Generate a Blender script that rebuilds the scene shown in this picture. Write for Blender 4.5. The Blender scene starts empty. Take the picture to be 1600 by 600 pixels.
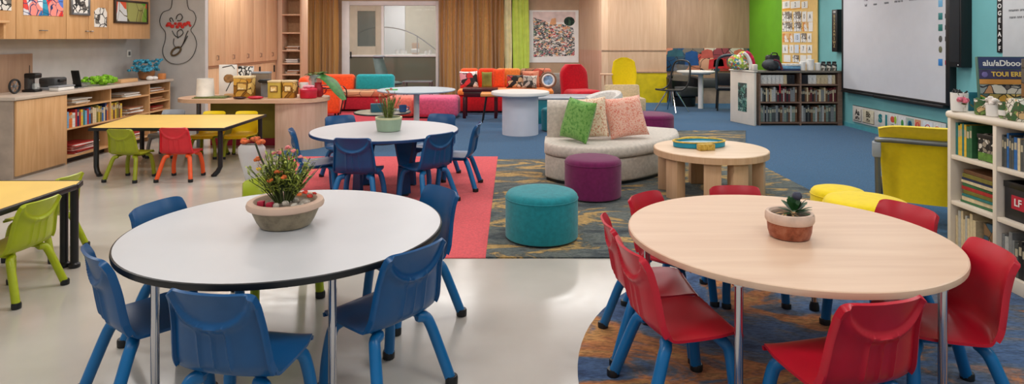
import bpy, bmesh, math, random
from math import sin, cos, pi, radians as R, sqrt
from mathutils import Vector, Matrix
random.seed(7)
SC = bpy.context.scene
COL = SC.collection
F, H = 990.0, 1.507
XR, XL = 5.75, -5.9

def P(px, py, Y): return ((px-800)*Y/F, Y, H-(py-60)*Y/F)
def lin(c):
    o = []
    for v in c[:3]:
        v /= 255.0
        o.append(v/12.92 if v <= .04045 else ((v+.055)/1.055)**2.4)
    return (o[0], o[1], o[2], 1)

# ---------------------------------------------------------------- materials
def newmat(name):
    m = bpy.data.materials.new(name); m.use_nodes = True
    nt = m.node_tree; b = nt.nodes['Principled BSDF']
    return m, nt, b
def N(nt, t, **kw):
    n = nt.nodes.new(t)
    for k, v in kw.items():
        if k in n.inputs: n.inputs[k].default_value = v
        else: setattr(n, k, v)
    return n
def coords(nt, scale=(1,1,1), rot=(0,0,0), kind='Object'):
    t = N(nt, 'ShaderNodeTexCoord'); mp = N(nt, 'ShaderNodeMapping')
    mp.inputs['Scale'].default_value = scale; mp.inputs['Rotation'].default_value = rot
    nt.links.new(t.outputs[kind], mp.inputs['Vector']); return mp.outputs['Vector']
def ramp(nt, fac, stops, mode='LINEAR'):
    r = N(nt, 'ShaderNodeValToRGB'); cr = r.color_ramp; cr.interpolation = mode
    while len(cr.elements) > 1: cr.elements.remove(cr.elements[-1])
    cr.elements[0].position = stops[0][0]; cr.elements[0].color = lin(stops[0][1])
    for p, c in stops[1:]:
        e = cr.elements.new(p); e.color = lin(c)
    nt.links.new(fac, r.inputs['Fac']); return r.outputs['Color']
def setb(b, rough=.5, metal=0, spec=.5, sheen=0, coat=0, trans=0):
    b.inputs['Roughness'].default_value = rough; b.inputs['Metallic'].default_value = metal
    b.inputs['Specular IOR Level'].default_value = spec; b.inputs['Sheen Weight'].default_value = sheen
    b.inputs['Coat Weight'].default_value = coat; b.inputs['Transmission Weight'].default_value = trans
def bumpit(nt, b, fac, strength, dist=.01):
    bp = N(nt, 'ShaderNodeBump'); bp.inputs['Strength'].default_value = strength; bp.inputs['Distance'].default_value = dist
    nt.links.new(fac, bp.inputs['Height']); nt.links.new(bp.outputs['Normal'], b.inputs['Normal'])
MC = {}
def plain(name, c, rough=.5, metal=0, spec=.5, var=.06, vs=6, bump=0, bs=200, sheen=0, coat=0, trans=0, alpha=1):
    """procedural solid colour with slight noise variation and optional bump"""
    if name in MC: return MC[name]
    m, nt, b = newmat(name); setb(b, rough, metal, spec, sheen, coat, trans)
    v = coords(nt); n = N(nt, 'ShaderNodeTexNoise'); n.inputs['Scale'].default_value = vs; n.inputs['Detail'].default_value = 3
    nt.links.new(v, n.inputs['Vector'])
    d = lambda k: tuple(max(0, min(255, x*k)) for x in c)
    nt.links.new(ramp(nt, n.outputs['Fac'], [(.3, d(1-var)), (.7, d(1+var))]), b.inputs['Base Color'])
    if bump:
        n2 = N(nt, 'ShaderNodeTexNoise'); n2.inputs['Scale'].default_value = bs; nt.links.new(v, n2.inputs['Vector'])
        bumpit(nt, b, n2.outputs['Fac'], bump)
    if alpha < 1: b.inputs['Alpha'].default_value = alpha
    MC[name] = m; return m
def wood(name, c1, c2, axis='z', scale=1.0, rough=.45, planks=0):
    if name in MC: return MC[name]
    m, nt, b = newmat(name); setb(b, rough, 0, .4)
    st = {'x': (1.2, 14, 14), 'y': (14, 1.2, 14), 'z': (14, 14, 1.2)}[axis]
    v = coords(nt, tuple(s*scale for s in st)); n = N(nt, 'ShaderNodeTexNoise')
    n.inputs['Scale'].default_value = 1.6; n.inputs['Detail'].default_value = 6; n.inputs['Distortion'].default_value = .6
    nt.links.new(v, n.inputs['Vector'])
    col = ramp(nt, n.outputs['Fac'], [(.3, c1), (.7, c2)])
    if planks:
        v2 = coords(nt); sp = N(nt, 'ShaderNodeSeparateXYZ'); nt.links.new(v2, sp.inputs[0])
        ad = N(nt, 'ShaderNodeMath', operation='ADD'); nt.links.new(sp.outputs['X'], ad.inputs[0]); nt.links.new(sp.outputs['Y'], ad.inputs[1])
        mu = N(nt, 'ShaderNodeMath', operation='DIVIDE'); nt.links.new(ad.outputs[0], mu.inputs[0]); mu.inputs[1].default_value = planks
        fl = N(nt, 'ShaderNodeMath', operation='FLOOR'); nt.links.new(mu.outputs[0], fl.inputs[0])
        wn = N(nt, 'ShaderNodeTexWhiteNoise', noise_dimensions='1D'); nt.links.new(fl.outputs[0], wn.inputs['W'])
        mx = N(nt, 'ShaderNodeMix', data_type='RGBA', blend_type='MULTIPLY'); mx.inputs[0].default_value = 1
        nt.links.new(col, mx.inputs[6]); nt.links.new(ramp(nt, wn.outputs['Value'], [(0, (236,232,228)), (1, (255,255,255))]), mx.inputs[7])
        col = mx.outputs[2]
    nt.links.new(col, b.inputs['Base Color'])
    bumpit(nt, b, n.outputs['Fac'], .05, .004)
    MC[name] = m; return m
def carpet(name, c, var=.14, bs=260):
    if name in MC: return MC[name]
    m, nt, b = newmat(name); setb(b, .95, 0, .1, sheen=.2)
    v = coords(nt)
    n = N(nt, 'ShaderNodeTexNoise'); n.inputs['Scale'].default_value = 60; n.inputs['Detail'].default_value = 6; nt.links.new(v, n.inputs['Vector'])
    d = lambda k: tuple(min(255, x*k) for x in c)
    nt.links.new(ramp(nt, n.outputs['Fac'], [(.3, d(1-var)), (.7, d(1+var))]), b.inputs['Base Color'])
    n2 = N(nt, 'ShaderNodeTexNoise'); n2.inputs['Scale'].default_value = bs; nt.links.new(v, n2.inputs['Vector'])
    bumpit(nt, b, n2.outputs['Fac'], .5, .006)
    MC[name] = m; return m
def rugmat(name, stops, stretch=(1.2, 4.5, 1), scale=1.1, off=0):
    m, nt, b = newmat(name); setb(b, .92, 0, .15, sheen=.15)
    v = coords(nt, stretch)
    n = N(nt, 'ShaderNodeTexNoise'); n.inputs['Scale'].default_value = scale; n.inputs['Detail'].default_value = 7
    n.inputs['Roughness'].default_value = .62; n.inputs['Distortion'].default_value = 1.3; nt.links.new(v, n.inputs['Vector'])
    col = ramp(nt, n.outputs['Fac'], stops)
    n3 = N(nt, 'ShaderNodeTexNoise'); n3.inputs['Scale'].default_value = 45; n3.inputs['Detail'].default_value = 4; nt.links.new(v, n3.inputs['Vector'])
    mx = N(nt, 'ShaderNodeMix', data_type='RGBA', blend_type='MULTIPLY'); mx.inputs[0].default_value = 1
    nt.links.new(col, mx.inputs[6]); nt.links.new(ramp(nt, n3.outputs['Fac'], [(.3, (185,185,185)), (.62, (255,255,255))]), mx.inputs[7])
    nt.links.new(mx.outputs[2], b.inputs['Base Color'])
    v2 = coords(nt); n2 = N(nt, 'ShaderNodeTexNoise'); n2.inputs['Scale'].default_value = 220; nt.links.new(v2, n2.inputs['Vector'])
    bumpit(nt, b, n2.outputs['Fac'], .6, .006)
    return m
def prt(name, pal, scale=20, ink=None, inkw=.04, inks=None, rough=.6, stretch=(1,1,1), rnd=1.0, bump=0):
    """cells of random colours from a palette, optionally with dark line work"""
    if name in MC: return MC[name]
    m, nt, b = newmat(name); setb(b, rough, 0, .3)
    v0 = coords(nt, stretch)
    nz = N(nt, 'ShaderNodeTexNoise'); nz.inputs['Scale'].default_value = scale*.6; nt.links.new(v0, nz.inputs['Vector'])
    va = N(nt, 'ShaderNodeVectorMath', operation='MULTIPLY_ADD'); va.inputs[1].default_value = (1.0/scale,)*3
    nt.links.new(nz.outputs['Color'], va.inputs[0]); nt.links.new(v0, va.inputs[2]); v = va.outputs[0]
    vo = N(nt, 'ShaderNodeTexVoronoi'); vo.inputs['Scale'].default_value = scale; vo.inputs['Randomness'].default_value = rnd; nt.links.new(v, vo.inputs['Vector'])
    sp = N(nt, 'ShaderNodeSeparateColor'); nt.links.new(vo.outputs['Color'], sp.inputs[0])
    col = ramp(nt, sp.outputs[0], [(i/len(pal), c) for i, c in enumerate(pal)], 'CONSTANT')
    if ink:
        ve = N(nt, 'ShaderNodeTexVoronoi', feature='DISTANCE_TO_EDGE'); ve.inputs['Scale'].default_value = inks or scale; nt.links.new(v, ve.inputs['Vector'])
        lt = N(nt, 'ShaderNodeMath', operation='LESS_THAN'); lt.inputs[1].default_value = inkw; nt.links.new(ve.outputs['Distance'], lt.inputs[0])
        mx = N(nt, 'ShaderNodeMix', data_type='RGBA'); nt.links.new(lt.outputs[0], mx.inputs[0]); nt.links.new(col, mx.inputs[6])
        mx.inputs[7].default_value = lin(ink); col = mx.outputs[2]
    nt.links.new(col, b.inputs['Base Color'])
    if bump: bumpit(nt, b, vo.outputs['Distance'], bump, .01)
    MC[name] = m; return m
def speckle(name, pal, scale=60, rough=.9, bump=.3):
    if name in MC: return MC[name]
    m, nt, b = newmat(name); setb(b, rough, 0, .2, sheen=.2)
    v = coords(nt); n = N(nt, 'ShaderNodeTexNoise'); n.inputs['Scale'].default_value = scale; n.inputs['Detail'].default_value = 5
    n.inputs['Roughness'].default_value = .7; nt.links.new(v, n.inputs['Vector'])
    k = len(pal); nt.links.new(ramp(nt, n.outputs['Fac'], [(.3+.4*i/(k-1), c) for i, c in enumerate(pal)]), b.inputs['Base Color'])
    bumpit(nt, b, n.outputs['Fac'], bump, .01); MC[name] = m; return m
def glass(name, c, rough=.02, alpha=.25):
    if name in MC: return MC[name]
    m, nt, b = newmat(name); setb(b, rough, 0, .6); b.inputs['Base Color'].default_value = lin(c); b.inputs['Alpha'].default_value = alpha
    MC[name] = m; return m

# ---------------------------------------------------------------- mesh building
class MB:
    def __init__(s): s.v, s.f, s.mi, s.m = [], [], [], 0
    def mat(s, i): s.m = i; return s
    def add(s, vs, fs):
        o = len(s.v); s.v += [tuple(x) for x in vs]
        for f in fs: s.f.append([i+o for i in f]); s.mi.append(s.m)
        return s
    def box(s, c, d, r=0, seg=2, M=None):
        bm = bmesh.new(); bmesh.ops.create_cube(bm, size=1)
        bmesh.ops.scale(bm, vec=d, verts=bm.verts)
        if r: bmesh.ops.bevel(bm, geom=bm.edges[:], offset=min(r, min(d)*.49), segments=seg, profile=.5, affect='EDGES')
        T = Matrix.Translation(c) @ (M.to_4x4() if M else Matrix())
        bmesh.ops.transform(bm, matrix=T, verts=bm.verts); bm.verts.index_update()
        s.add([v.co for v in bm.verts], [[v.index for v in f.verts] for f in bm.faces]); bm.free(); return s
    def b2(s, x0, x1, y0, y1, z0, z1, r=0, seg=2):
        return s.box(((x0+x1)/2, (y0+y1)/2, (z0+z1)/2), (abs(x1-x0), abs(y1-y0), abs(z1-z0)), r, seg)
    def loft(s, rings, cap=True, loop=False):
        n = len(rings[0]); vs = [p for r in rings for p in r]; fs = []
        k = len(rings)
        for i in range(k if loop else k-1):
            a, b = i*n, ((i+1) % k)*n
            for j in range(n): fs.append([a+j, a+(j+1) % n, b+(j+1) % n, b+j])
        if cap and not loop: fs += [list(range(n))[::-1], [(k-1)*n+j for j in range(n)]]
        return s.add(vs, fs)
    def tube(s, path, r, n=10, loop=False, flat=None):
        pts = [Vector(p) for p in path]; k = len(pts); rs = r if isinstance(r, (list, tuple)) else [r]*k
        rings = []; up = None
        for i in range(k):
            a = pts[(i-1) % k] if (i or loop) else pts[0]; b = pts[(i+1) % k] if (i < k-1 or loop) else pts[-1]
            t = (b-a).normalized()
            if up is None: up = Vector((0,0,1)) if abs(t.z) < .9 else Vector((1,0,0))
            x = t.cross(up).normalized(); up = x.cross(t).normalized()
            rings.append([pts[i]+x*cos(2*pi*j/n)*rs[i]+up*sin(2*pi*j/n)*rs[i]*(flat or 1) for j in range(n)])
        return s.loft(rings, loop=loop)
    def lathe(s, prof, c=(0,0,0), n=40, sx=1, sy=1):
        rings = [[(c[0]+r*sx*cos(2*pi*j/n), c[1]+r*sy*sin(2*pi*j/n), c[2]+z) for j in range(n)] for r, z in prof]
        return s.loft(rings)
    def prism(s, poly, z0, z1):
        n = len(poly)
        vs = [(x, y, z0) for x, y in poly]+[(x, y, z1) for x, y in poly]
        fs = [list(range(n))[::-1], list(range(n, 2*n))]+[[i, (i+1) % n, n+(i+1) % n, n+i] for i in range(n)]
        return s.add(vs, fs)
    def blob(s, c, d, n=10, e=1.0):
        nu, nv = n*2, n; rings = []
        pw = lambda v: math.copysign(abs(v)**e, v)
        for i in range(1, nv):
            a = -pi/2+pi*i/nv
            rings.append([(c[0]+d[0]*pw(cos(a))*pw(cos(2*pi*j/nu)), c[1]+d[1]*pw(cos(a))*pw(sin(2*pi*j/nu)), c[2]+d[2]*pw(sin(a))) for j in range(nu)])
        return s.loft(rings)
    def grid(s, fn, nu, nv):
        vs = [fn(i/nu, j/nv) for i in range(nu+1) for j in range(nv+1)]
        fs = [[i*(nv+1)+j, (i+1)*(nv+1)+j, (i+1)*(nv+1)+j+1, i*(nv+1)+j+1] for i in range(nu) for j in range(nv)]
        return s.add(vs, fs)
    def leaf(s, p, d, L, w, droop=.3, side=None, k=5):
        p = Vector(p); d = Vector(d).normalized(); sd = Vector(side) if side else d.cross(Vector((0,0,1)))
        if sd.length < .01: sd = Vector((1,0,0))
        sd.normalize(); vs = []
        for i in range(k+1):
            t = i/k; q = p+d*L*t+Vector((0,0,-droop*L*t*t)); ww = w*(sin(pi*(t*.88+.06))**.8)
            vs += [q-sd*ww, q+Vector((0,0,ww*-.25)), q+sd*ww]
        fs = []
        for i in range(k):
            a = i*3; fs += [[a, a+1, a+4, a+3], [a+1, a+2, a+5, a+4]]
        return s.add(vs, fs)
    def obj(s, name, mats, parent=None, loc=(0,0,0), rz=0, sharp=38, flat=False):
        me = bpy.data.meshes.new(name); me.from_pydata(s.v, [], s.f)
        for m in (mats if isinstance(mats, (list, tuple)) else [mats]): me.materials.append(m)
        for i, p in enumerate(me.polygons): p.material_index = s.mi[i]; p.use_smooth = not flat
        bm = bmesh.new(); bm.from_mesh(me); bmesh.ops.recalc_face_normals(bm, faces=bm.faces); bm.to_mesh(me); bm.free()
        if not flat: me.set_sharp_from_angle(angle=R(sharp))
        me.update()
        o = bpy.data.objects.new(name, me); COL.objects.link(o); o.location = loc; o.rotation_euler = (0,0,rz)
        if parent: o.parent = parent
        return o
def tag(o, label, cat, group=None):
    o['label'] = label; o['category'] = cat
    if group: o['group'] = group
    return o
def thing(name, label, cat, loc=(0,0,0), rz=0, group=None):
    o = bpy.data.objects.new(name, None); COL.objects.link(o); o.empty_display_size = .1
    o.location = loc; o.rotation_euler = (0,0,rz); return tag(o, label, cat, group)
def solo(name, mb, mats, label, cat, loc=(0,0,0), rz=0, group=None, **k):
    return tag(mb.obj(name, mats, None, loc, rz, **k), label, cat, group)
def struct(name, mb, mats, parent=None, **k):
    o = mb.obj(name, mats, parent, **k)
    if not parent: o['kind'] = 'structure'
    return o
def dup(root, loc=None, rz=None, label=None, group=None):
    r = root.copy(); COL.objects.link(r)
    if loc is not None: r.location = loc
    if rz is not None: r.rotation_euler = (0,0,rz)
    if label: r['label'] = label
    if group: r['group'] = group
    for ch in root.children:
        c = ch.copy(); COL.objects.link(c); c.parent = r
        for g in ch.children:
            d = g.copy(); COL.objects.link(d); d.parent = c
    return r
def text(name, s, size, m, parent=None, loc=(0,0,0), rot=(pi/2,0,0), sx=1, align='CENTER', bold=0):
    cu = bpy.data.curves.new(name, 'FONT'); cu.body = s; cu.size = size; cu.align_x = align; cu.align_y = 'CENTER'
    cu.extrude = .0008; cu.offset = bold; cu.resolution_u = 3
    t = bpy.data.objects.new('tmp', cu); COL.objects.link(t)
    dg = bpy.context.evaluated_depsgraph_get(); me = bpy.data.meshes.new_from_object(t.evaluated_get(dg))
    bpy.data.objects.remove(t); me.materials.clear(); me.materials.append(m); me.name = name
    o = bpy.data.objects.new(name, me); COL.objects.link(o); o.location = loc; o.rotation_euler = rot; o.scale = (sx,1,1)
    if parent: o.parent = parent
    return o
ORD = 'first second third fourth fifth sixth seventh eighth ninth tenth eleventh twelfth thirteenth fourteenth fifteenth sixteenth seventeenth eighteenth nineteenth twentieth'.split()
ORD += ['twenty-'+x for x in ORD[:9]]+['thirtieth']+['thirty-'+x for x in ORD[:9]]
def crom(pts, k=6):
    out = []; n = len(pts); V = [Vector(p) for p in pts]
    for i in range(n-1):
        a, b, c, d = V[max(i-1, 0)], V[i], V[i+1], V[min(i+2, n-1)]
        for j in range(k):
            t = j/k; out.append(.5*((2*b)+(c-a)*t+(2*a-5*b+4*c-d)*t*t+(3*b-a-3*c+d)*t**3))
    return out+[V[-1]]

# ---------------------------------------------------------------- palette
m_floor, nt, b = newmat('polished_vinyl'); setb(b, .13, 0, .45)
v = coords(nt); n = N(nt, 'ShaderNodeTexNoise'); n.inputs['Scale'].default_value = 1.3; n.inputs['Detail'].default_value = 8; nt.links.new(v, n.inputs['Vector'])
nt.links.new(ramp(nt, n.outputs['Fac'], [(.3, (186,180,171)), (.7, (203,198,190))]), b.inputs['Base Color'])
n2 = N(nt, 'ShaderNodeTexNoise'); n2.inputs['Scale'].default_value = 14; n2.inputs['Detail'].default_value = 5; nt.links.new(v, n2.inputs['Vector'])
rr = N(nt, 'ShaderNodeMapRange'); rr.inputs['To Min'].default_value = .1; rr.inputs['To Max'].default_value = .24
nt.links.new(n2.outputs['Fac'], rr.inputs['Value']); nt.links.new(rr.outputs['Result'], b.inputs['Roughness'])

W_GREY = plain('wall_paint_grey', (196,193,190), .8, var=.02)
W_TAN = plain('wall_paint_tan', (186,158,128), .8, var=.03)
W_TEAL = plain('wall_paint_teal', (118,182,184), .7, var=.03, vs=2)
W_GREEN = plain('wall_paint_green', (98,158,22), .7, var=.04, vs=2)
W_CREAM = plain('cream_paint', (208,200,178), .7, var=.02)
WHITE = plain('white_laminate', (232,230,226), .4, var=.015)
TALLW = wood('tall_cupboard_wood', (216,174,132), (230,194,154), 'z')
OFFW = plain('offwhite_laminate', (228,219,205), .45, var=.02)
BLACK = plain('black_plastic', (22,23,25), .4, var=.1)
CHROME = plain('chrome', (200,200,205), .16, metal=1, var=.02)
STEEL = plain('grey_steel', (130,134,138), .35, metal=.7, var=.04)
CEIL = plain('ceiling_white', (240,240,238), .9, var=.01)
CAB = wood('cabinet_wood', (205,158,108), (222,180,132), 'z')
CABH = wood('cabinet_wood_horizontal', (205,158,108), (222,180,132), 'y')
PALEW = wood('pale_panel_wood', (218,182,150), (230,198,168), 'z', .8, planks=.45)
PINKW = wood('salmon_panel_wood', (214,162,136), (228,182,156), 'z', .8, planks=.45)
TAUPEW = wood('taupe_panel_wood', (170,138,114), (186,155,130), 'z', .8, planks=.4)
DESKW = wood('desk_panel_wood', (212,178,154), (226,196,174), 'z', 1, planks=.18)
DESKT = wood('desk_top_wood', (206,168,138), (222,188,160), 'x')
TABW = wood('maple_top', (212,178,152), (224,194,168), 'x', .6, .4)
BENTW = wood('maple_slab', (206,164,128), (222,184,148), 'z')
OAKG = wood('grey_brown_wood', (120,94,80), (145,116,98), 'x')
GREYT = plain('grey_tabletop', (190,191,194), .35, var=.012, vs=3)
YELT = plain('yellow_tabletop', (242,206,116), .4, var=.02, vs=3)
PL = lambda n, c, r=.33: plain(n, c, r, var=.03, vs=8, spec=.5)
BLUEP, BLUEL = PL('blue_plastic', (2,78,130)), PL('blue_leg_plastic', (8,106,164))
REDP = PL('red_plastic', (190,20,44)); LIMEP = PL('lime_plastic', (166,178,20)); ORAP = PL('orange_plastic', (240,92,34))
YELP = PL('yellow_plastic', (240,208,20)); OLIP = PL('olive_lime_plastic', (150,158,24)); GREYP = PL('grey_plastic', (150,156,164))
FAB = lambda n, c, v=.06: plain(n, c, .9, var=v, vs=30, bump=.25, bs=380, sheen=.25, spec=.2)
TEALF, PURF, SOFAF = FAB('teal_fabric', (32,132,142)), FAB('purple_fabric', (112,30,82)), FAB('warm_grey_fabric', (196,186,174))
PINKF, SALF, ORAF = FAB('pink_fabric', (226,104,140)), FAB('salmon_fabric', (230,128,112)), FAB('orange_fabric', (246,92,44))
REDF, YELF, LGF = FAB('red_fabric', (196,14,34)), FAB('yellow_fabric', (240,212,30), .02), FAB('light_grey_fabric', (206,202,196))
TANF = FAB('tan_fabric', (206,182,146)); TEAL2 = FAB('turquoise_fabric', (40,164,172)); LORF = FAB('light_orange_fabric', (240,140,66))
CURT = plain('brown_curtain', (194,150,86), .75, var=.0, vs=3, sheen=.3); LIMEC = plain('lime_curtain', (196,216,92), .7, var=.04); PALEC = plain('pale_curtain', (238,228,176), .7, var=.04)
CBLUE, CRED, CRED2 = carpet('blue_carpet', (42,88,124)), carpet('coral_carpet', (214,86,92), .07), carpet('crimson_carpet', (190,56,74), .08)
TERRA = speckle('stone_pot', [(112,100,80), (146,132,110), (164,148,122)], 14, .85, .2)
RIM = plain('pot_rim', (206,176,156), .7, var=.04); SOIL = speckle('soil', [(58,44,34), (110,92,74), (150,136,116)], 70, .95, .6)
LEAF = plain('leaf_green', (70,120,44), .5, var=.25, vs=20); LEAFD = plain('leaf_dark', (36,82,40), .45, var=.25, vs=20); LEAFY = plain('leaf_yellow', (150,164,60), .5, var=.2, vs=20)
STEM = plain('stem', (84,96,50), .7, var=.15); FLO = plain('flower_orange', (226,112,48), .6, var=.15, vs=30); FLR = plain('flower_red', (206,62,46), .6, var=.2, vs=30); FLP = plain('flower_pink', (232,130,130), .6, var=.15, vs=30)
PAPER = plain('paper', (236,234,228), .8, var=.02); PAGES = plain('pages', (226,216,196), .85, var=.05, vs=60)
SCRIB = prt('scribbled_paper', [(236,235,230), (236,235,230), (228,226,220), (120,116,110)], 14, (40,40,40), .05, 9)
GLASS = glass('clear_glass', (225,235,235), .03, .22)
SMOKE = glass('smoked_glass', (120,120,104), .08, .75)
PORC = plain('porcelain', (238,236,232), .25, var=.01)
# ================================================================ SETTING
struct('floor', MB().b2(-6, 6.1, -1.5, 19.2, -.1, 0), m_floor)
struct('ceiling', MB().b2(-6, 6.1, -1.5, 19.2, 3.0, 3.1), CEIL)
struct('wall_left', MB().b2(XL-.1, XL, -1.5, 10.15, 0, 3), W_GREY)
struct('wall_left_return', MB().b2(XL, -4.868, 10.05, 10.15, 0, 3), W_GREY)
struct('wall_left_back', MB().b2(-5.75, -5.65, 10.15, 16.5, 0, 3), W_TAN)
w = MB(); w.b2(-5.65, -4.42, 16.5, 16.62, 0, 3); w.b2(-1.9, 1.85, 16.5, 16.62, 0, 3); w.b2(-4.42, -1.9, 16.5, 16.62, 2.48, 3)
struct('wall_back', w, W_TAN)
# wood-panelled right part of the back: a slanting bay, a pale panel, a recessed taupe panel
def slab(name, a, b_, z0, z1, m, t=.06):
    a, b_ = Vector(a), Vector(b_); d = (b_-a); nrm = Vector((-d.y, d.x)).normalized()*t
    return struct(name, MB().prism([a[:], b_[:], (b_+nrm)[:], (a+nrm)[:]], z0, z1), m)
slab('wall_bay_upper', (1.75, 16.5), (2.1, 14.85), 1.225, 3, PALEW)
slab('wall_bay_lower', (1.75, 16.5), (2.1, 14.85), 0, 1.225, PINKW)
slab('wall_panel_upper', (2.1, 14.85), (3.62, 14.85), 1.225, 3, PALEW)
slab('wall_panel_lower', (2.1, 14.85), (3.62, 14.85), 0, 1.225, PALEW)
struct('trim_1', MB().b2(2.1, 3.62, 14.838, 14.85, 1.214, 1.236), TAUPEW)
struct('wall_panel_side', MB().b2(3.56, 3.62, 14.92, 15.3, 0, 3), TAUPEW)
struct('wall_back_right', MB().b2(3.56, XR+.1, 15.3, 15.4, 0, 3), TAUPEW)
struct('trim_2', MB().b2(2.86, 3.62, 14.81, 14.85, 0, .70), plain('yellow_panel', (222,198,20), .5))
struct('trim_3', MB().b2(2.86, 3.62, 14.80, 14.85, .70, .73), TAUPEW)
struct('wall_right', MB().b2(XR, XR+.1, -1.5, 15.4, 0, 3), W_TEAL)
struct('wall_right_green', MB().b2(XR-.02, XR, 13.42, 15.3, 0, 3), W_GREEN)
struct('baseboard_right', MB().b2(XR-.015, XR, 2, 11.8, 0, .07), plain('teal_base', (84,160,170), .6))
# annex behind the glass door
struct('wall_annex', MB().b2(-5.6, -.6, 19.0, 19.1, 0, 3), W_CREAM)
struct('wall_annex_left', MB().b2(-5.6, -5.5, 16.62, 19.0, 0, 3), W_CREAM)
struct('wall_annex_right', MB().b2(-.7, -.6, 16.62, 19.0, 0, 3), W_CREAM)

# glass door: white frame, mullion, rail, clear panes above smoked panes below
d = thing('door_1', 'white framed sliding glass door between brown curtains', 'door', (0, 16.5, 0)); d['kind'] = 'structure'
fr = MB(); fr.b2(-4.42, -4.22, -.06, .06, 0, 2.48, .01); fr.b2(-1.98, -1.9, -.06, .06, 0, 2.48, .01); fr.b2(-4.22, -1.98, -.06, .06, 2.36, 2.48, .01)
fr.b2(-4.22, -1.98, -.05, .05, 0, .06)
fr.obj('door_frame', WHITE, d)
mu = MB(); mu.b2(-3.40, -3.33, -.04, .04, .06, 2.36, .005); mu.b2(-4.22, -1.98, -.045, .045, 1.03, 1.08, .005); mu.obj('mullion', WHITE, d)
sl = MB(); sl.b2(-4.22, -4.02, -.03, .03, 1.08, 2.36, .004); sl.b2(-3.55, -3.40, -.03, .03, 1.08, 2.36, .004); sl.b2(-4.02, -3.55, -.03, .03, 2.22, 2.36); sl.b2(-4.02, -3.55, -.03, .03, 1.08, 1.30)
sl.obj('door_leaf', W_CREAM, d)
MB().b2(-4.02, -3.55, -.008, .008, 1.30, 2.22).obj('glass_pane', glass('grey_glass', (112,126,124), .06, .65), d)
MB().b2(-3.33, -1.98, -.008, .008, 1.08, 2.36).obj('glass_pane', GLASS, d)
MB().b2(-4.22, -3.40, -.008, .008, .06, 1.03).obj('glass_pane', SMOKE, d)
MB().b2(-3.33, -1.98, -.008, .008, .06, 1.03).obj('glass_pane', SMOKE, d)
MB().b2(-4.2, -4.17, -.06, -.03, 1.0, 1.16, .005).obj('door_handle', BLACK, d)
# things seen through the door
solo('curved_handrail', MB().tube(crom([(-4.4, 17.4, 1.55), (-3.9, 17.4, 1.78), (-3.3, 17.4, 1.8), (-2.7, 17.4, 1.62), (-2.1, 17.4, 1.2), (-1.9, 17.4, 1.0)]), .016, 8).tube([(-2.6, 17.4, 1.56), (-2.6, 17.4, 0)], .014).tube([(-4.2, 17.4, 1.62), (-4.2, 17.4, 0)], .014), CHROME, 'thin curved metal handrail seen behind the glass door', 'handrail')
tl = MB().b2(-3.86, -3.2, 18.94, 18.997, 0, 2.6, .01)
solo('white_door', tl, plain('white_door_paint', (240,242,245), .5, var=.01), 'tall bright white door in the room behind the glass door', 'door')
c = thing('low_cabinet', 'low beige counter standing in the room behind the glass door', 'cabinet', (0,0,0))
MB().b2(-3.3, -2.0, 17.7, 18.3, 0, 1.02, .01).obj('body', W_CREAM, c); MB().b2(-3.35, -1.95, 17.65, 18.35, 1.02, 1.06, .01).obj('worktop', WHITE, c)
for i, (x, h) in enumerate([(-3.25,.12), (-3.12,.14), (-3.0,.11), (-2.42,.1), (-2.3,.13)]):
    solo('white_jar', MB().lathe([(.02,0),(.045,0),(.05,h*.6),(.035,h*.85),(.04,h)], n=16), PORC, f'{ORD[i]} white jar from the left on the counter behind the glass door', 'jar', (x, 17.85, 1.06), group='white jars behind the glass door')
cb = thing('small_stool', 'little wooden backed stool with white cushion behind the glass door', 'stool', (-2.72, 17.85, 1.06))
MB().box((0,0,.24), (.2,.02,.16), .04).obj('backrest', CABH, cb); MB().box((0,-.02,.1), (.24,.2,.12), .05).obj('cushion', PORC, cb); MB().b2(-.09,.09,-.07,.07,0,.05).obj('base', CABH, cb)

# floor coverings
solo('carpet', MB().prism([(-3.05, 8.06), (-.18, 8.06), (-.18, 7.85), (2.9, 7.85), (2.9, 4.34), (XR, 4.34), (XR, 15.3), (3.56, 15.3), (3.56, 14.85), (2.1, 14.85), (1.75, 16.5), (-5.6, 16.5), (-5.6, 13.6), (-3.05, 13.6)], 0, .004), CBLUE, 'blue wall-to-wall carpet across the back of the classroom', 'carpet')
solo('carpet', MB().prism([(-2.85, 8.06), (-2.2, 5.4), (-1.95, 4.337), (-.18, 4.337), (-.18, 8.06)], 0, .006), CRED, 'coral red carpet beneath the blue-edged round table', 'carpet')
solo('carpet', MB().prism([(-4.3, 10.6), (-1.15, 10.6), (-1.15, 14.9), (-4.3, 14.9)], .0041, .007), CRED2, 'crimson carpet in front of the orange and turquoise sofa', 'carpet')
RUG1 = rugmat('abstract_rug', [(.30, (40,48,54)), (.40, (74,84,88)), (.47, (112,118,112)), (.52, (84,92,90)), (.56, (186,152,92)), (.62, (204,168,104)), (.66, (110,108,92)), (.75, (60,68,72))], (1.0, 2.0, 1), 1.5)
solo('area_rug', MB().prism([(-.18, 4.337), (2.94, 4.337), (2.94, 7.5), (3.27, 8.88), (3.8, 10.3), (2.4, 10.3), (.5, 7.86), (-.18, 7.86)], 0, .011), RUG1, 'slate and gold abstract area rug under the curved sofa and ottomans', 'rug')
RUG2 = rugmat('round_rug_pattern', [(.28, (34,42,60)), (.38, (58,84,126)), (.46, (84,116,160)), (.51, (110,118,130)), (.55, (204,132,80)), (.61, (214,160,96)), (.65, (84,98,126)), (.75, (44,56,82))], (.75, 1.6, 1), 1.15)
solo('round_rug', MB().lathe([(1.57,0),(1.59,.004),(1.585,.008),(1.0,.008)], (0,0,0), 96), RUG2, 'round blue and orange rug under the maple table', 'rug', (1.88, 2.72, 0))

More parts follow.
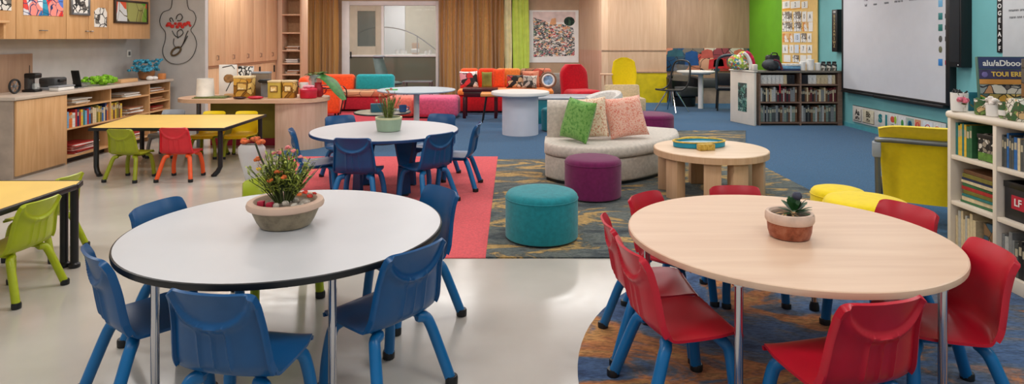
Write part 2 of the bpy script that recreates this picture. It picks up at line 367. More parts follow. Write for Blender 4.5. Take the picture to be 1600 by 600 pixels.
# ================================================================ LEFT WALL
# upper cabinets (front face x=-5.55)
XU = -5.55
u = [(5.9, 7.09), (7.09, 7.89), (7.89, 8.72), (8.72, 9.72)]
ulab = ['leftmost light wood wall cabinet with an open ledge', 'light wood wall cabinet with blue and red prints', 'light wood double-door wall cabinet with two paper sheets', 'light wood wall cabinet with the framed green painting']
ucab = []
for i, (y0, y1) in enumerate(u):
    t = thing('wall_cabinet', ulab[i], 'cabinet', (XL, (y0+y1)/2, 1.5), group='upper wall cabinets over the counter'); ucab.append(t)
    hw = (y1-y0)/2
    MB().b2(0, .32, -hw+.001, hw-.001, 0, 1.1).obj('carcass', CAB, t)
    ds = [(-hw, 0), (0, hw)] if i == 2 else [(-hw, hw)]
    for k, (a, bb) in enumerate(ds):
        dr = MB().b2(.322, .35, a+.004, bb-.004, .0, 1.1, .002).obj('door', CAB, t)
        if i in (1, 2):
            yy = 0 if i == 1 else (-.045 if k == 0 else .045)
            MB().tube([(.35, yy-.05, .1), (.375, yy-.05, .1), (.375, yy+.05, .1), (.35, yy+.05, .1)] if i == 1 else [(.35, yy-.02, .1), (.37, yy-.02, .1), (.37, yy+.02, .1), (.35, yy+.02, .1)], .006, 6).obj('handle', STEEL, dr)
    if i == 0:
        lg = MB(); lg.b2(.35, .42, -.3, .42, .17, .2, .004); lg.b2(.35, .40, .36, .39, 0, .17); lg.obj('ledge', CABH, t)
def lsheet(name, px0, px1, py0, py1, m, label, cat, frame=None, X=XU, grp=None):
    Y0, Y1 = F*-X/(800-px0), F*-X/(800-px1); Ym = (Y0+Y1)/2
    z1, z0 = H-(py0-60)*Ym/F, H-(py1-60)*Ym/F
    if frame:
        t = thing(name, label, cat, (X, Ym, z0), pi/2, grp); w_ = Y1-Y0; h = z1-z0
        fm = MB(); q = .03
        fm.b2(-w_/2, -w_/2+q, -.03, 0, 0, h, .003); fm.b2(w_/2-q, w_/2, -.03, 0, 0, h, .003); fm.b2(-w_/2+q, w_/2-q, -.03, 0, 0, q, .003); fm.b2(-w_/2+q, w_/2-q, -.03, 0, h-q, h, .003)
        fm.obj('frame', frame, t); MB().b2(-w_/2+q, w_/2-q, -.02, -.001, q, h-q).obj('picture', m, t); return t
    return solo(name, MB().b2(-(Y1-Y0)/2, (Y1-Y0)/2, -.006, -.001, 0, z1-z0), m, label, cat, (X, Ym, z0), pi/2, grp)
BLUEPRT = prt('blue_red_print', [(60,130,190), (224,224,230), (30,150,170), (230,80,70), (240,150,140), (228,230,236), (70,100,190)], 7, (40,70,120), .03, 9)
lsheet('print_sheet', -6, 17, -30, 16, SCRIB, 'white lettered sheet on the leftmost wall cabinet', 'poster')
p = lsheet('print_sheet', 36, 66, -30, 24, BLUEPRT, 'pale blue lettered print on the wall cabinet, left of a red band', 'poster')
lsheet('print_sheet', 66.3, 98, -30, 25, prt('teal_red_print', [(226,60,50), (30,130,170), (60,160,190), (240,150,140), (90,130,210), (20,140,150)], 6, (30,60,110), .02, 8), 'blue teal and red print on the wall cabinet, right of a red band', 'poster')
t = lsheet('framed_print', 108, 138, -14, 24, SCRIB, 'grey framed black and white print on the double-door cabinet', 'picture', STEEL)
text('lettering', 'IC', .17, BLACK, t, (-.02, -.022, .17), bold=.006)
sh = MB(); sh.prism([(-.13, 0), (.13, 0), (.13, .2), (.09, .26), (-.05, .26), (-.13, .21)], 0, .004)
o = tag(sh.obj('paper_cutout', SCRIB, None, (XU+.001, F*5.55/(800-157), 1.66), 0), 'white cut-out paper sheet with black marks on double-door cabinet', 'paper')
o.rotation_euler = (pi/2, 0, pi/2)
lsheet('framed_painting', 177, 229, 1, 37, prt('garden_painting', [(150,150,84), (120,160,60), (216,222,224), (226,96,60), (166,170,100), (220,226,228), (104,190,50), (196,176,80)], 4, (90,84,50), .015, 5, stretch=(1,1,.5)), 'framed green and orange painting on the right wall cabinet', 'painting', plain('dark_frame', (58,42,26), .5))

# counter run: door unit then open shelves
CX = -5.3
t = thing('counter_cabinet', 'light wood base cabinet with a single plain door', 'cabinet', (XL, 6.75, 0))
MB().b2(0.001, .58, 0, .8, .0, .84).obj('carcass', plain('grey_beige_side', (176,160,146), .6), t)
dr = MB().b2(.582, .605, .02, .79, .03, .835, .002).obj('door', CAB, t)
t = thing('open_shelf_unit', 'light wood open shelving under the counter, filled with books', 'shelf', (XL, 7.55, 0))
sm = MB(); D = .58
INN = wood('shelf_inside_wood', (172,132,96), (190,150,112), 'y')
MB().b2(0.001, .02, 0, 2.31, .08, .84).obj('back_panel', INN, t)
for y in (0.011, .85, 1.75, 2.30): MB().b2(.02, D, y-.011, y+.011, .0, .84).obj('upright', CAB, t)
for (a, bb, zs) in [(.022, .839, (.08, .42, .68)), (.861, 1.739, (.08, .42, .68)), (1.761, 2.289, (.08, .25, .42, .56, .70))]:
    for z in zs: MB().b2(.02, D, a, bb, z-.012, z+.008).obj('shelf_board', CABH, t)
MB().b2(.02, .5, .022, 2.289, 0, .06).obj('plinth', BLACK, t)
solo('worktop', MB().b2(XL+.001, CX+.02, 6.73, 9.9, .842, .88, .006), plain('counter_laminate', (206,192,178), .4, var=.03), 'pale laminate worktop along the left wall counter', 'worktop')

BOOKC = {'navy': (30,48,92), 'blue': (44,104,168), 'light blue': (120,170,206), 'red': (176,44,44), 'orange': (222,120,50), 'yellow': (222,184,60), 'olive': (124,116,50), 'green': (56,112,72), 'teal': (40,120,120), 'white': (228,226,220), 'cream': (214,196,160), 'brown': (112,76,50), 'maroon': (100,34,40), 'black': (34,34,38), 'grey': (134,136,136), 'dark grey': (78,82,82), 'grey green': (120,136,126), 'pale grey': (184,184,180)}
BM = {}
def book(color, w, h, dp, loc, rz, label, cat='book', group=None, tilt=0, name='book'):
    if color not in BM:
        mb = MB(); W_, D_, H_ = .03, .18, .25; t = .003
        mb.b2(-W_/2, -W_/2+t, 0, D_, 0, H_); mb.b2(W_/2-t, W_/2, 0, D_, 0, H_); mb.b2(-W_/2, W_/2, -.002, t, 0, H_, .001)
        mb.mat(1).b2(-W_/2+t, W_/2-t, t, D_-.004, .004, H_-.004)
        bw = mb.mat(2).b2(-W_/2+.004, W_/2-.004, -.0028, -.002, H_*.62, H_*.84) if len(BM) % 3 else None
        o = mb.obj('book', [plain('cover_'+color, BOOKC[color], .5, var=.08, vs=30), PAGES, plain('spine_band', (186,176,150), .5)], flat=True); BM[color] = o.data
    else:
        o = bpy.data.objects.new('book', BM[color]); COL.objects.link(o)
    o.name = name; o.scale = (w/.03, dp/.18, h/.25); o.location = loc; o.rotation_euler = (0, tilt, rz)
    return tag(o, label, cat, group)
def bookrow(x0, x1, place, rz, z, hmin, hmax, wmin, wmax, dp, cols, where, group, lean=False):
    """books along a shelf; place(s)->(x,y) for distance s along it"""
    s = x0; i = 0; seen = {}
    items = []
    while True:
        w = random.uniform(wmin, wmax)
        if s+w > x1: break
        items.append((s+w/2, w, random.choice(cols), random.uniform(hmin, hmax))); s += w+.0015
    for i, (s, w, c, h) in enumerate(items):
        x, y = place(s); book(c, w, h, dp, (x, y, z), rz, f'{ORD[i]} book from the left, {c}, {where}', group=group)
    return items
bookrow(.04, .81, lambda s: (CX-.03, 7.55+s), pi/2, .428, .17, .235, .022, .042, .19, ['navy','blue','light blue','red','yellow','cream','white','brown','orange','teal','navy','olive'], 'in the left bay of the wall counter', 'books in the left bay of the counter')
bookrow(.89, 1.16, lambda s: (CX-.04, 7.55+s), pi/2, .428, .19, .235, .03, .05, .19, ['olive','cream','yellow','brown'], 'in the middle bay of the wall counter', 'books in the middle bay of the counter')
def sheets(loc, w, dp, n, cols, label, name='paper_stack', cat='paper', group=None, rz=0):
    mb = MB(); z = 0
    for i in range(n):
        h = random.uniform(.006, .014); mb.mat(i % len(cols)); ox, oy = random.uniform(-.02, .02), random.uniform(-.02, .02)
        mb.box((ox, oy, z+h/2), (dp*random.uniform(.85, 1), w*random.uniform(.8, 1), h), M=Matrix.Rotation(random.uniform(-.12, .12), 3, 'Z')); z += h+.0005
    return solo(name, mb, cols, label, cat, loc, rz, group, flat=True)
BRN = plain('brown_card', (168,112,78), .7); TANC = plain('tan_card', (206,170,130), .7); REDC = plain('red_card', (186,60,56), .6)
sheets((CX-.2, 7.93, .69), .34, .26, 6, [PAPER, TANC, PAPER], 'messy stack of white paper on top shelf, left counter bay')
sheets((CX-.2, 8.95, .69), .4, .28, 5, [PAPER, PAPER, TANC], 'messy stack of white paper on top shelf, middle counter bay')
sheets((CX-.2, 9.02, .43), .36, .28, 11, [PAPER, TANC, BRN, PAPER], 'thick stack of mixed paper beside tan books, middle counter bay')
for i, (z, c, l) in enumerate([(.71, [BRN, PAPER, TANC], 'brown and white card stack on the top shelf of right counter bay'), (.57, [BRN, TANC, BRN], 'brown card stack on the second shelf of right counter bay'), (.43, [BRN, REDC, TANC], 'red-brown card stack on the third shelf of right counter bay'), (.26, [BRN, BRN], 'dark brown card stack on the fourth shelf of right counter bay')]):
    sheets((CX-.2, 9.57, z), .38, .28, 5, c, l, group='card stacks in the right counter bay')
sheets((CX-.2, 7.98, .09), .5, .3, 12, [PAPER, REDC, PAPER, REDC], 'red and white paper stack on the bottom shelf of the counter')
sheets((CX-.2, 8.95, .09), .5, .3, 8, [PAPER, REDC, TANC], 'low paper stack on the bottom shelf, middle counter bay')

# things on the worktop
ZT = .881
solo('wall_panel', MB().b2(-.5, .6, -.03, -.002, 0, .44, .003), TAUPEW, 'taupe wooden panel leaning on the wall behind the counter', 'panel', (XL, 7.16, ZT), pi/2)
t = thing('spoked_wheel', 'black spoked wheel standing at the left end of the worktop', 'wheel', (-5.62, 7.16, ZT+.085), pi/2)
MB().tube([(.075*cos(a), 0, .075*sin(a)) for a in [2*pi*i/24 for i in range(24)]], .012, 8, True).obj('tyre', BLACK, t)
mb = MB()
for i in range(3): a = pi*i/3; mb.tube([(.07*cos(a), 0, .07*sin(a)), (-.07*cos(a), 0, -.07*sin(a))], .005, 6)
mb.lathe([(.022, -.012), (.022, .012)]); mb.obj('spokes', STEEL, t)
t = thing('coffee_machine', 'small dark coffee machine beside the black spoked wheel', 'machine', (-5.62, 7.42, ZT))
MB().b2(-.08, .08, -.06, .06, 0, .03, .01).obj('base', BLACK, t); MB().b2(-.06, 0, -.05, .05, .03, .2, .01).obj('body', plain('gunmetal', (84,84,86), .35, .5), t)
MB().b2(-.06, .08, -.055, .055, .16, .22, .015).obj('head', BLACK, t); MB().lathe([(.02,.03),(.035,.035),(.04,.08),(.03,.1)], (.045,0,0), 16).obj('jug', GLASS, t); MB().tube([(-.03,0,.22),(-.03,0,.31)], .004).obj('lever', BLACK, t)
t = thing('card_printer', 'dark grey tabletop machine on the counter worktop', 'machine', (-5.6, 7.72, ZT))
MB().b2(-.1, .1, -.1, .12, .04, .15, .02).obj('body', plain('dark_grey_plastic', (70,72,74), .5), t); MB().b2(-.11, .12, -.11, .15, 0, .04, .01).obj('base', GREYP, t); MB().b2(.06, .13, -.05, .07, .1, .13, .01).obj('paper_slot', BLACK, t)
t = thing('plastic_tub', 'white lidded tub in front of the dark tabletop machine', 'tub', (-5.42, 7.62, ZT)); MB().b2(-.06, .06, -.13, .15, 0, .045, .015).obj('body', PORC, t); MB().b2(-.065, .065, -.135, .155, .045, .06, .007).obj('lid', GREYP, t)
t = thing('tablet_stand', 'thin black tablet stand leaning on the worktop', 'stand', (-5.5, 8.0, ZT)); M_ = Matrix.Rotation(.25, 3, 'X')
MB().box((0, 0, .115), (.1, .014, .22), .004, M=M_).obj('tablet', BLACK, t); MB().b2(-.05, .05, -.04, .07, 0, .012, .004).obj('foot', STEEL, t)
t = thing('glass_bowl', 'clear glass bowl beside the green moss on worktop', 'bowl', (-5.55, 8.17, ZT)); MB().lathe([(.05,0),(.09,.03),(.1,.05),(.095,.05),(.085,.03),(.04,.008)], n=28).obj('bowl', GLASS, t); MB().lathe([(.1,.047),(.104,.05),(.1,.054),(.096,.05)], n=28).obj('rim', STEEL, t)
mb = MB()
for i in range(60): mb.blob((random.uniform(-.12, .12), random.uniform(-.2, .2)*1, random.uniform(.03, .11)), (.032, .035, .03), 5)
solo('moss_mound', mb, plain('bright_moss', (122,176,36), .8, var=.3, vs=40), 'bright green moss mound on the counter worktop', 'plant', (-5.5, 8.5, ZT))
solo('wooden_block', MB().b2(-.06, .06, -.2, .2, 0, .05, .006), CABH, 'flat wooden block lying right of the green moss', 'block', (-5.5, 9.02, ZT))
t = thing('wall_outlet', 'small grey wall outlet above the worktop', 'outlet', (XL, 9.75, 1.22), pi/2); MB().b2(-.05, .05, -.012, 0, 0, .11, .004).obj('plate', PORC, t); MB().b2(-.025, .025, -.016, -.012, .025, .085, .002).obj('socket', STEEL, t)
t = thing('flower_planter', 'brown pot of turquoise flowers at the far end of the worktop', 'planter', (-5.55, 9.62, ZT))
MB().lathe([(.07,0),(.1,.02),(.12,.13),(.1,.13),(.09,.1)], n=20).obj('pot', plain('brown_glaze', (150,102,62), .5, var=.2), t)
mb = MB()
for i in range(70): mb.blob((random.uniform(-.14, .14), random.uniform(-.24, .22), random.uniform(.14, .3)), (.03, .03, .024), 4)
mb.obj('blossoms', plain('turquoise_petals', (56,140,168), .6, var=.35, vs=50), t)
solo('white_ornament', MB().blob((0, -.09, .035), (.05,.05,.035), 8).blob((0, .03, .03), (.05,.06,.03), 8), PORC, 'white pebble-like ornament below the turquoise flowers', 'ornament', (-5.38, 9.5, ZT))
solo('orange_cube', MB().b2(-.04, .04, -.05, .05, 0, .09, .01), plain('orange_card', (214,140,80), .6), 'small orange box below the turquoise flowers', 'box', (-5.37, 9.72, ZT))

# outline drawing on the grey return wall
GP = [(271,-30),(270,0),(267,14),(256,19),(251,29),(252,40),(259,50),(259,63),(255,78),(258,90),(267,98),(280,100),(293,96),(303,86),(308,70),(305,57),(299,47),(304,39),(307,28),(303,18),(296,14),(293,0),(292,-30)]
YW = 10.05
t = thing('wall_drawing', 'black outline drawing with red marks on the grey wall', 'drawing', (0, YW-.014, 0))
MB().tube([Vector((P(a.x, a.y, YW)[0], -.004, P(a.x, a.y, YW)[2])) for a in crom([(x, y, 0) for x, y in GP], 4)], .009, 6, flat=.4).obj('outline', BLACK, t)
def wp(px, py): q = P(px, py, YW); return Vector((q[0], -.005, q[2]))
mb = MB()
for (x, y, r) in [(265,38,4),(270,41,3.5),(275,37,2.6),(278,42,3),(282,38,4),(286,42,3),(290,38,3.5),(295,36,3.5),(262,40,2.5),(298,40,2)]:
    q = wp(x, y); k = r*YW/F; mb.blob(q, (k, .004, k*.9), 6)
mb.obj('red_marks', plain('red_ink', (206,52,46), .6, var=.2, vs=60), t)
mb = MB()
for pts in [[(270,48),(274,55),(280,58),(287,52),(284,46),(278,50),(279,60)], [(273,60),(272,68),(276,74),(283,74),(288,66),(292,54),(295,48)], [(284,74),(290,64),(294,56)], [(276,30),(278,24),(283,22),(286,27),(283,32),(278,32)], [(268,34),(266,30),(269,28),(272,34)]]:
    mb.tube([wp(a.x, a.y) for a in crom([(x, y, 0) for x, y in pts], 4)], .006, 5)
mb.obj('ink_lines', BLACK, t)
mb = MB(); el = [wp(276+9*cos(a)*.8-4*sin(a)*.5, 80+9*cos(a)*-.55-4*sin(a)*1.1) for a in [2*pi*i/20 for i in range(20)]]
mb.tube(el, .014, 6, True); mb.obj('brown_oval', plain('brown_ink', (98,78,50), .6), t)

# tall cabinet wall seen obliquely (face x=-4.87)
XC = -4.87
t = thing('tall_cupboard', 'tall run of light wood upper cupboard doors, far left', 'cupboard', (0,0,0))
MB().b2(-5.6, XC-.03, 10.16, 13.15, 1.06, 2.98).obj('carcass', TALLW, t)
ys = [10.16+i*.598 for i in range(6)]
for i in range(5):
    dr = MB().b2(XC-.028, XC, ys[i]+.004, ys[i+1]-.004, 1.06, 2.98, .002).obj('door', TALLW, t)
    MB().tube([(XC, ys[i]+.3, 1.15), (XC+.03, ys[i]+.3, 1.15), (XC+.03, ys[i]+.3, 1.22), (XC, ys[i]+.3, 1.22)], .008, 6).obj('handle', OAKG, dr)
t = thing('base_cupboard', 'light wood lower cupboard beneath the tall doors, far left', 'cupboard', (0,0,0))
MB().b2(-5.6, XC-.06, 10.16, 13.15, 0, 1.02).obj('carcass', TALLW, t); MB().b2(-5.6, XC-.02, 10.16, 13.15, 1.02, 1.057).obj('top_rail', wood('rail_wood', (176,132,98), (194,152,118), 'y'), t)
for i in range(4):
    y0 = 10.16+i*.7475
    dr = MB().b2(XC-.058, XC-.03, y0+.004, y0+.743, .06, 1.015, .002).obj('door', TALLW, t)
    MB().b2(XC-.03, XC-.01, y0+.62, y0+.65, .82, .96, .003).obj('handle', BLACK, dr)
# tall open bookcase
t = thing('tall_bookcase', 'tall narrow open wooden bookcase left of the brown curtain', 'bookcase', (0, 13.2, 0))
MB().b2(-5.0, -4.79, 0, .4, 0, 2.98, .003).obj('side_panel', PALEW, t); MB().b2(-4.42, -4.38, 0, .4, 0, 2.98, .003).obj('side_panel', PALEW, t)
MB().b2(-4.79, -4.42, .37, .4, 0, 2.98).obj('back_panel', INN, t)
SZ = [.05, .52, .75, .98, 1.25, 1.62, 2.0, 2.4, 2.8]
for z in SZ: MB().b2(-4.79, -4.42, 0, .37, z-.015, z+.015).obj('shelf_board', PALEW, t)
for i, z in enumerate([.52, .75, .98, 1.25]):
    sheets((-4.6, 13.38, z+.017), .28, .26, 7, [PAPER, BRN, TANC] if i % 2 else [PAPER, GREYP, PAPER], ['white paper stack low in the tall bookcase behind the tins', 'mixed card stack on the middle shelf of tall bookcase', 'brown card stack on the shelf below a white pile, tall bookcase', 'white and grey paper stack on upper shelf of tall bookcase'][i], rz=pi/2)
# ================================================================ CHAIRS
CTRL = [(0, .192, .300), (0, .194, .318), (0, .178, .334), (0, .12, .338), (0, 0, .330), (0, -.10, .330), (0, -.145, .343), (0, -.172, .378), (0, -.186, .44), (0, -.20, .52), (0, -.222, .60), (0, -.245, .655)]
def shell(back):
    KS = 10 if back else 4
    pr = crom(CTRL, KS); SP = int(6.5*KS); i0, i1 = (SP, len(pr)-1) if back else (0, SP); NU = 52 if back else 24
    top, bot = [], []; T = .011; zs = pr[SP].z
    for i in range(i0, i1+1):
        a = pr[max(0, i-1)]; c = pr[min(len(pr)-1, i+1)]; d = (c-a).normalized(); nrm = Vector((0, d.z, -d.y))
        if not back and nrm.z > 0 or back and nrm.y > 0: nrm = -nrm
        t = i/KS; q0 = pr[i]; f = (q0.z-zs)/(.655-zs)
        hw = (.192-.030*f) if back else .158+.034*min(1, max(0, (.19-q0.y)/.10))**.6
        rt, rb = [], []
        for j in range(NU+1):
            u = -1+2*j/NU; p = q0.copy(); p.x = hw*u
            k = min(1, max(0, (t-4.5)/2)); p.y += .040*k*abs(u)**2.6; p.z += .006*(1-k)*abs(u)**4
            if back and t > 10: p.z -= .014*abs(u)**12*(t-10)
            q = p.copy(); th = T
            if back:
                e = (u/.88)**2+((.668-q0.z)/.132)**2
                if i == i1: th = T
                else:
                    dd = e-1.09; th = T+.015*math.exp(-(dd/(.09 if dd < 0 else .34))**2)
                    if e > 1.2: th += .009*min(1, (e-1.2)*4)*max(math.exp(-((abs(u)-.31)/.03)**2), .8*math.exp(-(u/.025)**2))*min(1, f*12)
                    th = max(th, T+.015*min(1, max(0, (abs(u)-.93)/.03)))
            rt.append(p); rb.append(q+nrm*th)
        top.append(rt); bot.append(rb)
    mb = MB(); n = NU+1; m = i1-i0+1
    vs = [p for r in top for p in r]+[p for r in bot for p in r]; o = n*m; fs = []
    for i in range(m-1):
        for j in range(NU):
            a = i*n+j; fs.append([a, a+1, a+n+1, a+n]); fs.append([o+a, o+a+n, o+a+n+1, o+a+1])
    for i in range(m-1):
        for j in (0, NU): a = i*n+j; fs.append([a, a+n, o+a+n, o+a])
    for j in range(NU):
        for i in (0, m-1): a = i*n+j; fs.append([a, a+1, o+a+1, o+a])
    return mb.add(vs, fs)
CHP = {}
def chair(color, shellm, legm, loc, deg, label, group, s=1.0):
    """deg: direction the sitter faces, measured from +X"""
    rz = R(deg-90)
    if color in CHP:
        o = dup(CHP[color], loc, rz, label, group)
    else:
        o = thing('classroom_chair', label, 'chair', loc, rz, group); CHP[color] = o
        shell(False).obj('seat', shellm, o, sharp=50); shell(True).obj('backrest', shellm, o, sharp=62)
        fr = MB(); fr.tube([(-.11, .13, .303), (-.11, -.12, .303)], .014, 8).tube([(.11, .13, .303), (.11, -.12, .303)], .014, 8).tube([(-.11, 0, .304), (.11, 0, .304)], .012, 8)
        fr.obj('seat_support', legm, o)
        for sx in (-1, 1):
            for sy, yy, fy in ((1, .115, .165), (-1, -.105, -.215)):
                pts = crom([(sx*.10, yy, .297), (sx*.138, yy+.012*sy, .288), (sx*.154, yy+.03*sy, .255), (sx*.175, (yy+fy)/2+.012*sy, .15), (sx*(.18 if sy > 0 else .20), fy, .02)], 3)
                lg = MB().tube(pts, [.019]+[.0245]*(len(pts)-1), 10).obj('leg', legm, o)
                MB().lathe([(.02, 0), (.028, .003), (.029, .03), (.026, .038)], (sx*(.181 if sy > 0 else .2015), fy+.003*sy, 0), 12).obj('foot_cap', BLACK, lg)
    o.scale = (s, s, s); return o
def facing(tx, ty, x, y): return math.degrees(math.atan2(ty-y, tx-x))
GB = 'blue chairs around the grey round table'
B = lambda x, y, d, l, s=1: chair('blue', BLUEP, BLUEL, (x, y, 0), d, l, GB, s)
B(-.985, 2.36, 80, 'blue plastic chair with its back to the viewer at the front of the grey table')
B(-1.525, 2.70, 45, 'blue plastic chair side-on at the left front edge of the grey table')
B(-1.64, 3.24, -15, 'blue plastic chair pushed in at the far left of the grey table, mostly hidden')
B(-.56, 2.74, 142, 'blue plastic chair turned towards the grey table at its right front, seat showing')
B(-.57, 3.47, 218, 'blue plastic chair at the far right of the grey table beside the coral carpet')
chair('lime', LIMEP, LIMEP, (-1.36, 3.72, 0), -55, 'lime green chair tucked behind the far edge of the grey table', 'lime chairs')
GR = 'red chairs around the maple table'
C_ = lambda x, y, d, l, s=.98: chair('red', REDP, BLUEL, (x, y, 0), d, l, GR, s)
C_(.70, 2.66, 10, 'red chair with blue legs at left front of the maple table, whole seat showing', 1.0)
C_(.68, 3.10, 0, 'red chair just behind the left front red chair of the maple table', .95)
C_(.91, 3.55, -46, 'red chair at the far left of the maple table, only backrest top showing', .92)
C_(1.36, 3.68, -90, 'red chair at the far side of the maple table, before the low round table', .92)
C_(1.86, 3.22, 200, 'red chair at the far right of the maple table beside the yellow stool')
C_(1.755, 2.63, 170, 'red chair at the right end of the maple table facing left', 1.0)
C_(1.17, 2.29, 104, 'red chair with its back to the viewer at the front of the maple table', 1.0)
G2 = 'blue chairs around the blue-edged round table'
B2 = lambda x, y, d, l, s=1: chair('blue', BLUEP, BLUEL, (x, y, 0), d, l, G2, s)
B2(-1.86, 6.02, 20, 'blue chair side-on at the left of the blue-edged round table')
B2(-1.36, 5.66, 86, 'blue chair with back to the viewer at the blue-edged round table')
B2(-.80, 5.86, 138, 'blue chair at right front of the blue-edged round table, back turned right')
B2(-.56, 6.42, 176, 'blue chair at the far right side of the blue-edged round table, on the carpet edge')
B2(-1.78, 6.82, -55, 'blue chair behind the left part of the blue-edged round table')
B2(-.86, 6.94, -110, 'blue chair behind the right part of the blue-edged round table')
chair('lime', LIMEP, LIMEP, (-2.94, 3.72, 0), 176, 'lime green chair at the right end of the near yellow table', 'lime chairs', .87)
chair('lime', LIMEP, LIMEP, (-3.27, 4.42, 0), 180, 'lime green chair half hidden behind the black leg of near yellow table', 'lime chairs', .85)
chair('olive', OLIP, OLIP, (-4.08, 6.80, 0), 84, 'olive lime chair at the near left side of the far yellow table', 'chairs at the far yellow table', .86)
chair('orange', PL('coral_red_plastic', (214,40,52)), ORAP, (-3.55, 6.82, 0), 92, 'red chair with orange legs at the far yellow table', 'chairs at the far yellow table', .88)
chair('yellow', YELP, OLIP, (-3.86, 8.04, 0), -90, 'yellow chair behind the far yellow table, left one', 'chairs at the far yellow table', .86)
chair('yellow', YELP, OLIP, (-3.44, 8.04, 0), -90, 'yellow chair behind the far yellow table, right one', 'chairs at the far yellow table', .86)
chair('greyc', GREYP, GREYP, (-4.42, 8.10, 0), -90, 'grey chair behind the left end of the far yellow table', 'chairs at the far yellow table', .88)

# ================================================================ TABLES
def round_table(cx, cy, r, h, topm, edgem, legs, label, kind):
    t = thing('round_table', label, 'table', (cx, cy, 0))
    MB().lathe([(r-.012, h-.028), (r-.004, h-.004), (r-.006, h)], n=96).obj('tabletop', topm, t)
    MB().loft([[(rr*cos(2*pi*i/96), rr*sin(2*pi*i/96), z) for i in range(96)] for rr, z in [(r-.012, h-.029), (r, h-.026), (r+.002, h-.012), (r, h-.002), (r-.006, h+.0004), (r-.012, h-.002)]], loop=True).obj('edge_band', edgem, t)
    if kind == 'chrome':
        for x, y in legs:
            l = MB().tube([(x, y, h-.03), (x, y, .05)], .0165, 14).obj('leg', CHROME, t)
            MB().lathe([(.02, 0), (.026, .006), (.026, .03), (.019, .055)], (x, y, 0), 16).obj('foot_cap', BLACK, l)
            MB().lathe([(.03, h-.036), (.03, h-.03)], (x, y, 0), 16).obj('leg_bracket', CHROME, l)
        ap = MB()
        for i in range(len(legs)):
            (a, b_), (c, d_) = legs[i], legs[(i+1) % len(legs)]
            ap.tube([(a*.8, b_*.8, h-.045), (c*.8, d_*.8, h-.045)], .012, 8)
        ap.obj('under_frame', BLACK, t)
    return t
round_table(-1.08, 3.07, .735, .60, GREYT, BLACK, [(-.32, -.585), (.36, -.53), (.34, .58), (.02, .67)], 'round grey-topped table with black edge and chrome legs in left foreground', 'chrome')
round_table(1.27, 2.97, .712, .60, TABW, TABW, [(-.40, -.54), (.385, -.535), (.40, .53), (-.56, .36)], 'round maple table with chrome legs standing on the round rug', 'chrome')
t = round_table(-1.26, 6.3, .725, .60, GREYT, plain('blue_edge', (26,62,110), .4), [], 'round white-topped table with blue edge and blue panel legs', 'panel')
for a in (225, 315, 45, 135):
    x, y = .31*cos(R(a)), .31*sin(R(a)); d = R(a)
    mb = MB(); prof = [(-.075, .012), (.075, .012), (.05, .3), (.11, .57), (-.11, .57), (-.05, .3)]
    rr_ = [[(x-sin(d)*q+cos(d)*o, y+cos(d)*q+sin(d)*o, z) for q, z in prof] for o in (-.016, .016)]
    l = mb.loft(rr_).obj('leg', BLUEP, t); MB().box((x, y, .007), (.1, .1, .014), .005).obj('foot_cap', BLACK, l)
mb = MB().b2(-.2, .2, -.2, .2, .54, .571, .005); mb.obj('apron', BLUEP, t)

t = thing('activity_table', 'long yellow-topped table with black legs in the far left', 'table', (-3.9, 7.5, 0))
poly = [(-.70, -.60), (.76, -.60), (.74, .62), (-.92, .62)]
MB().prism(poly, .505, .53).obj('tabletop', YELT, t)
eb = MB(); pts = [(x*1.004, y*1.004, .516) for x, y in poly]
for i in range(4): 
    a, b_ = Vector(pts[i]), Vector(pts[(i+1) % 4]); dd = (b_-a); eb.box((a+b_)/2, (dd.length+.02, .018, .034), .006, M=Matrix.Rotation(math.atan2(dd.y, dd.x), 3, 'Z'))
eb.obj('edge_band', BLACK, t)
for x, y in [(-.66, -.55), (.70, -.55), (.70, .55), (-.8, .55)]:
    l = MB().tube([(x, y, .5), (x, y, .1), (x-.02*(1 if x > 0 else -1), y-.015, .05), (x-.05*(1 if x > 0 else -1), y-.03, .015)], .026, 12).obj('leg', BLACK, t)
    MB().lathe([(.02,0),(.03,.004),(.03,.02),(.02,.026)], (x-.055*(1 if x > 0 else -1), y-.03, 0), 12).obj('foot_cap', BLACK, l)
t = thing('activity_table', 'near yellow-topped table cut by the left frame edge', 'table', (-3.5, 3.55, 0))
MB().prism([(-.85, -.72), (.63, -.72), (.66, .58), (.62, .68), (-.85, .68)], .53, .555).obj('tabletop', YELT, t)
eb = MB(); eb.b2(-.85, .62, .68, .70, .524, .557, .006); eb.b2(.645, .675, -.72, .58, .524, .557, .006); eb.box((.645, .63, .54), (.02, .13, .033), .006, M=Matrix.Rotation(R(22), 3, 'Z')); eb.b2(-.86, .65, -.74, -.72, .524, .557, .006); eb.obj('edge_band', BLACK, t)
for x, y in [(.62, .62), (.545, .63), (-.75, .6), (-.75, -.62), (.58, -.62)]:
    l = MB().tube([(x, y, .525), (x, y, .03)], .024, 12).obj('leg', BLACK, t); MB().lathe([(.026,0),(.034,.004),(.034,.025),(.024,.034)], (x, y, 0), 12).obj('foot_cap', BLACK, l)

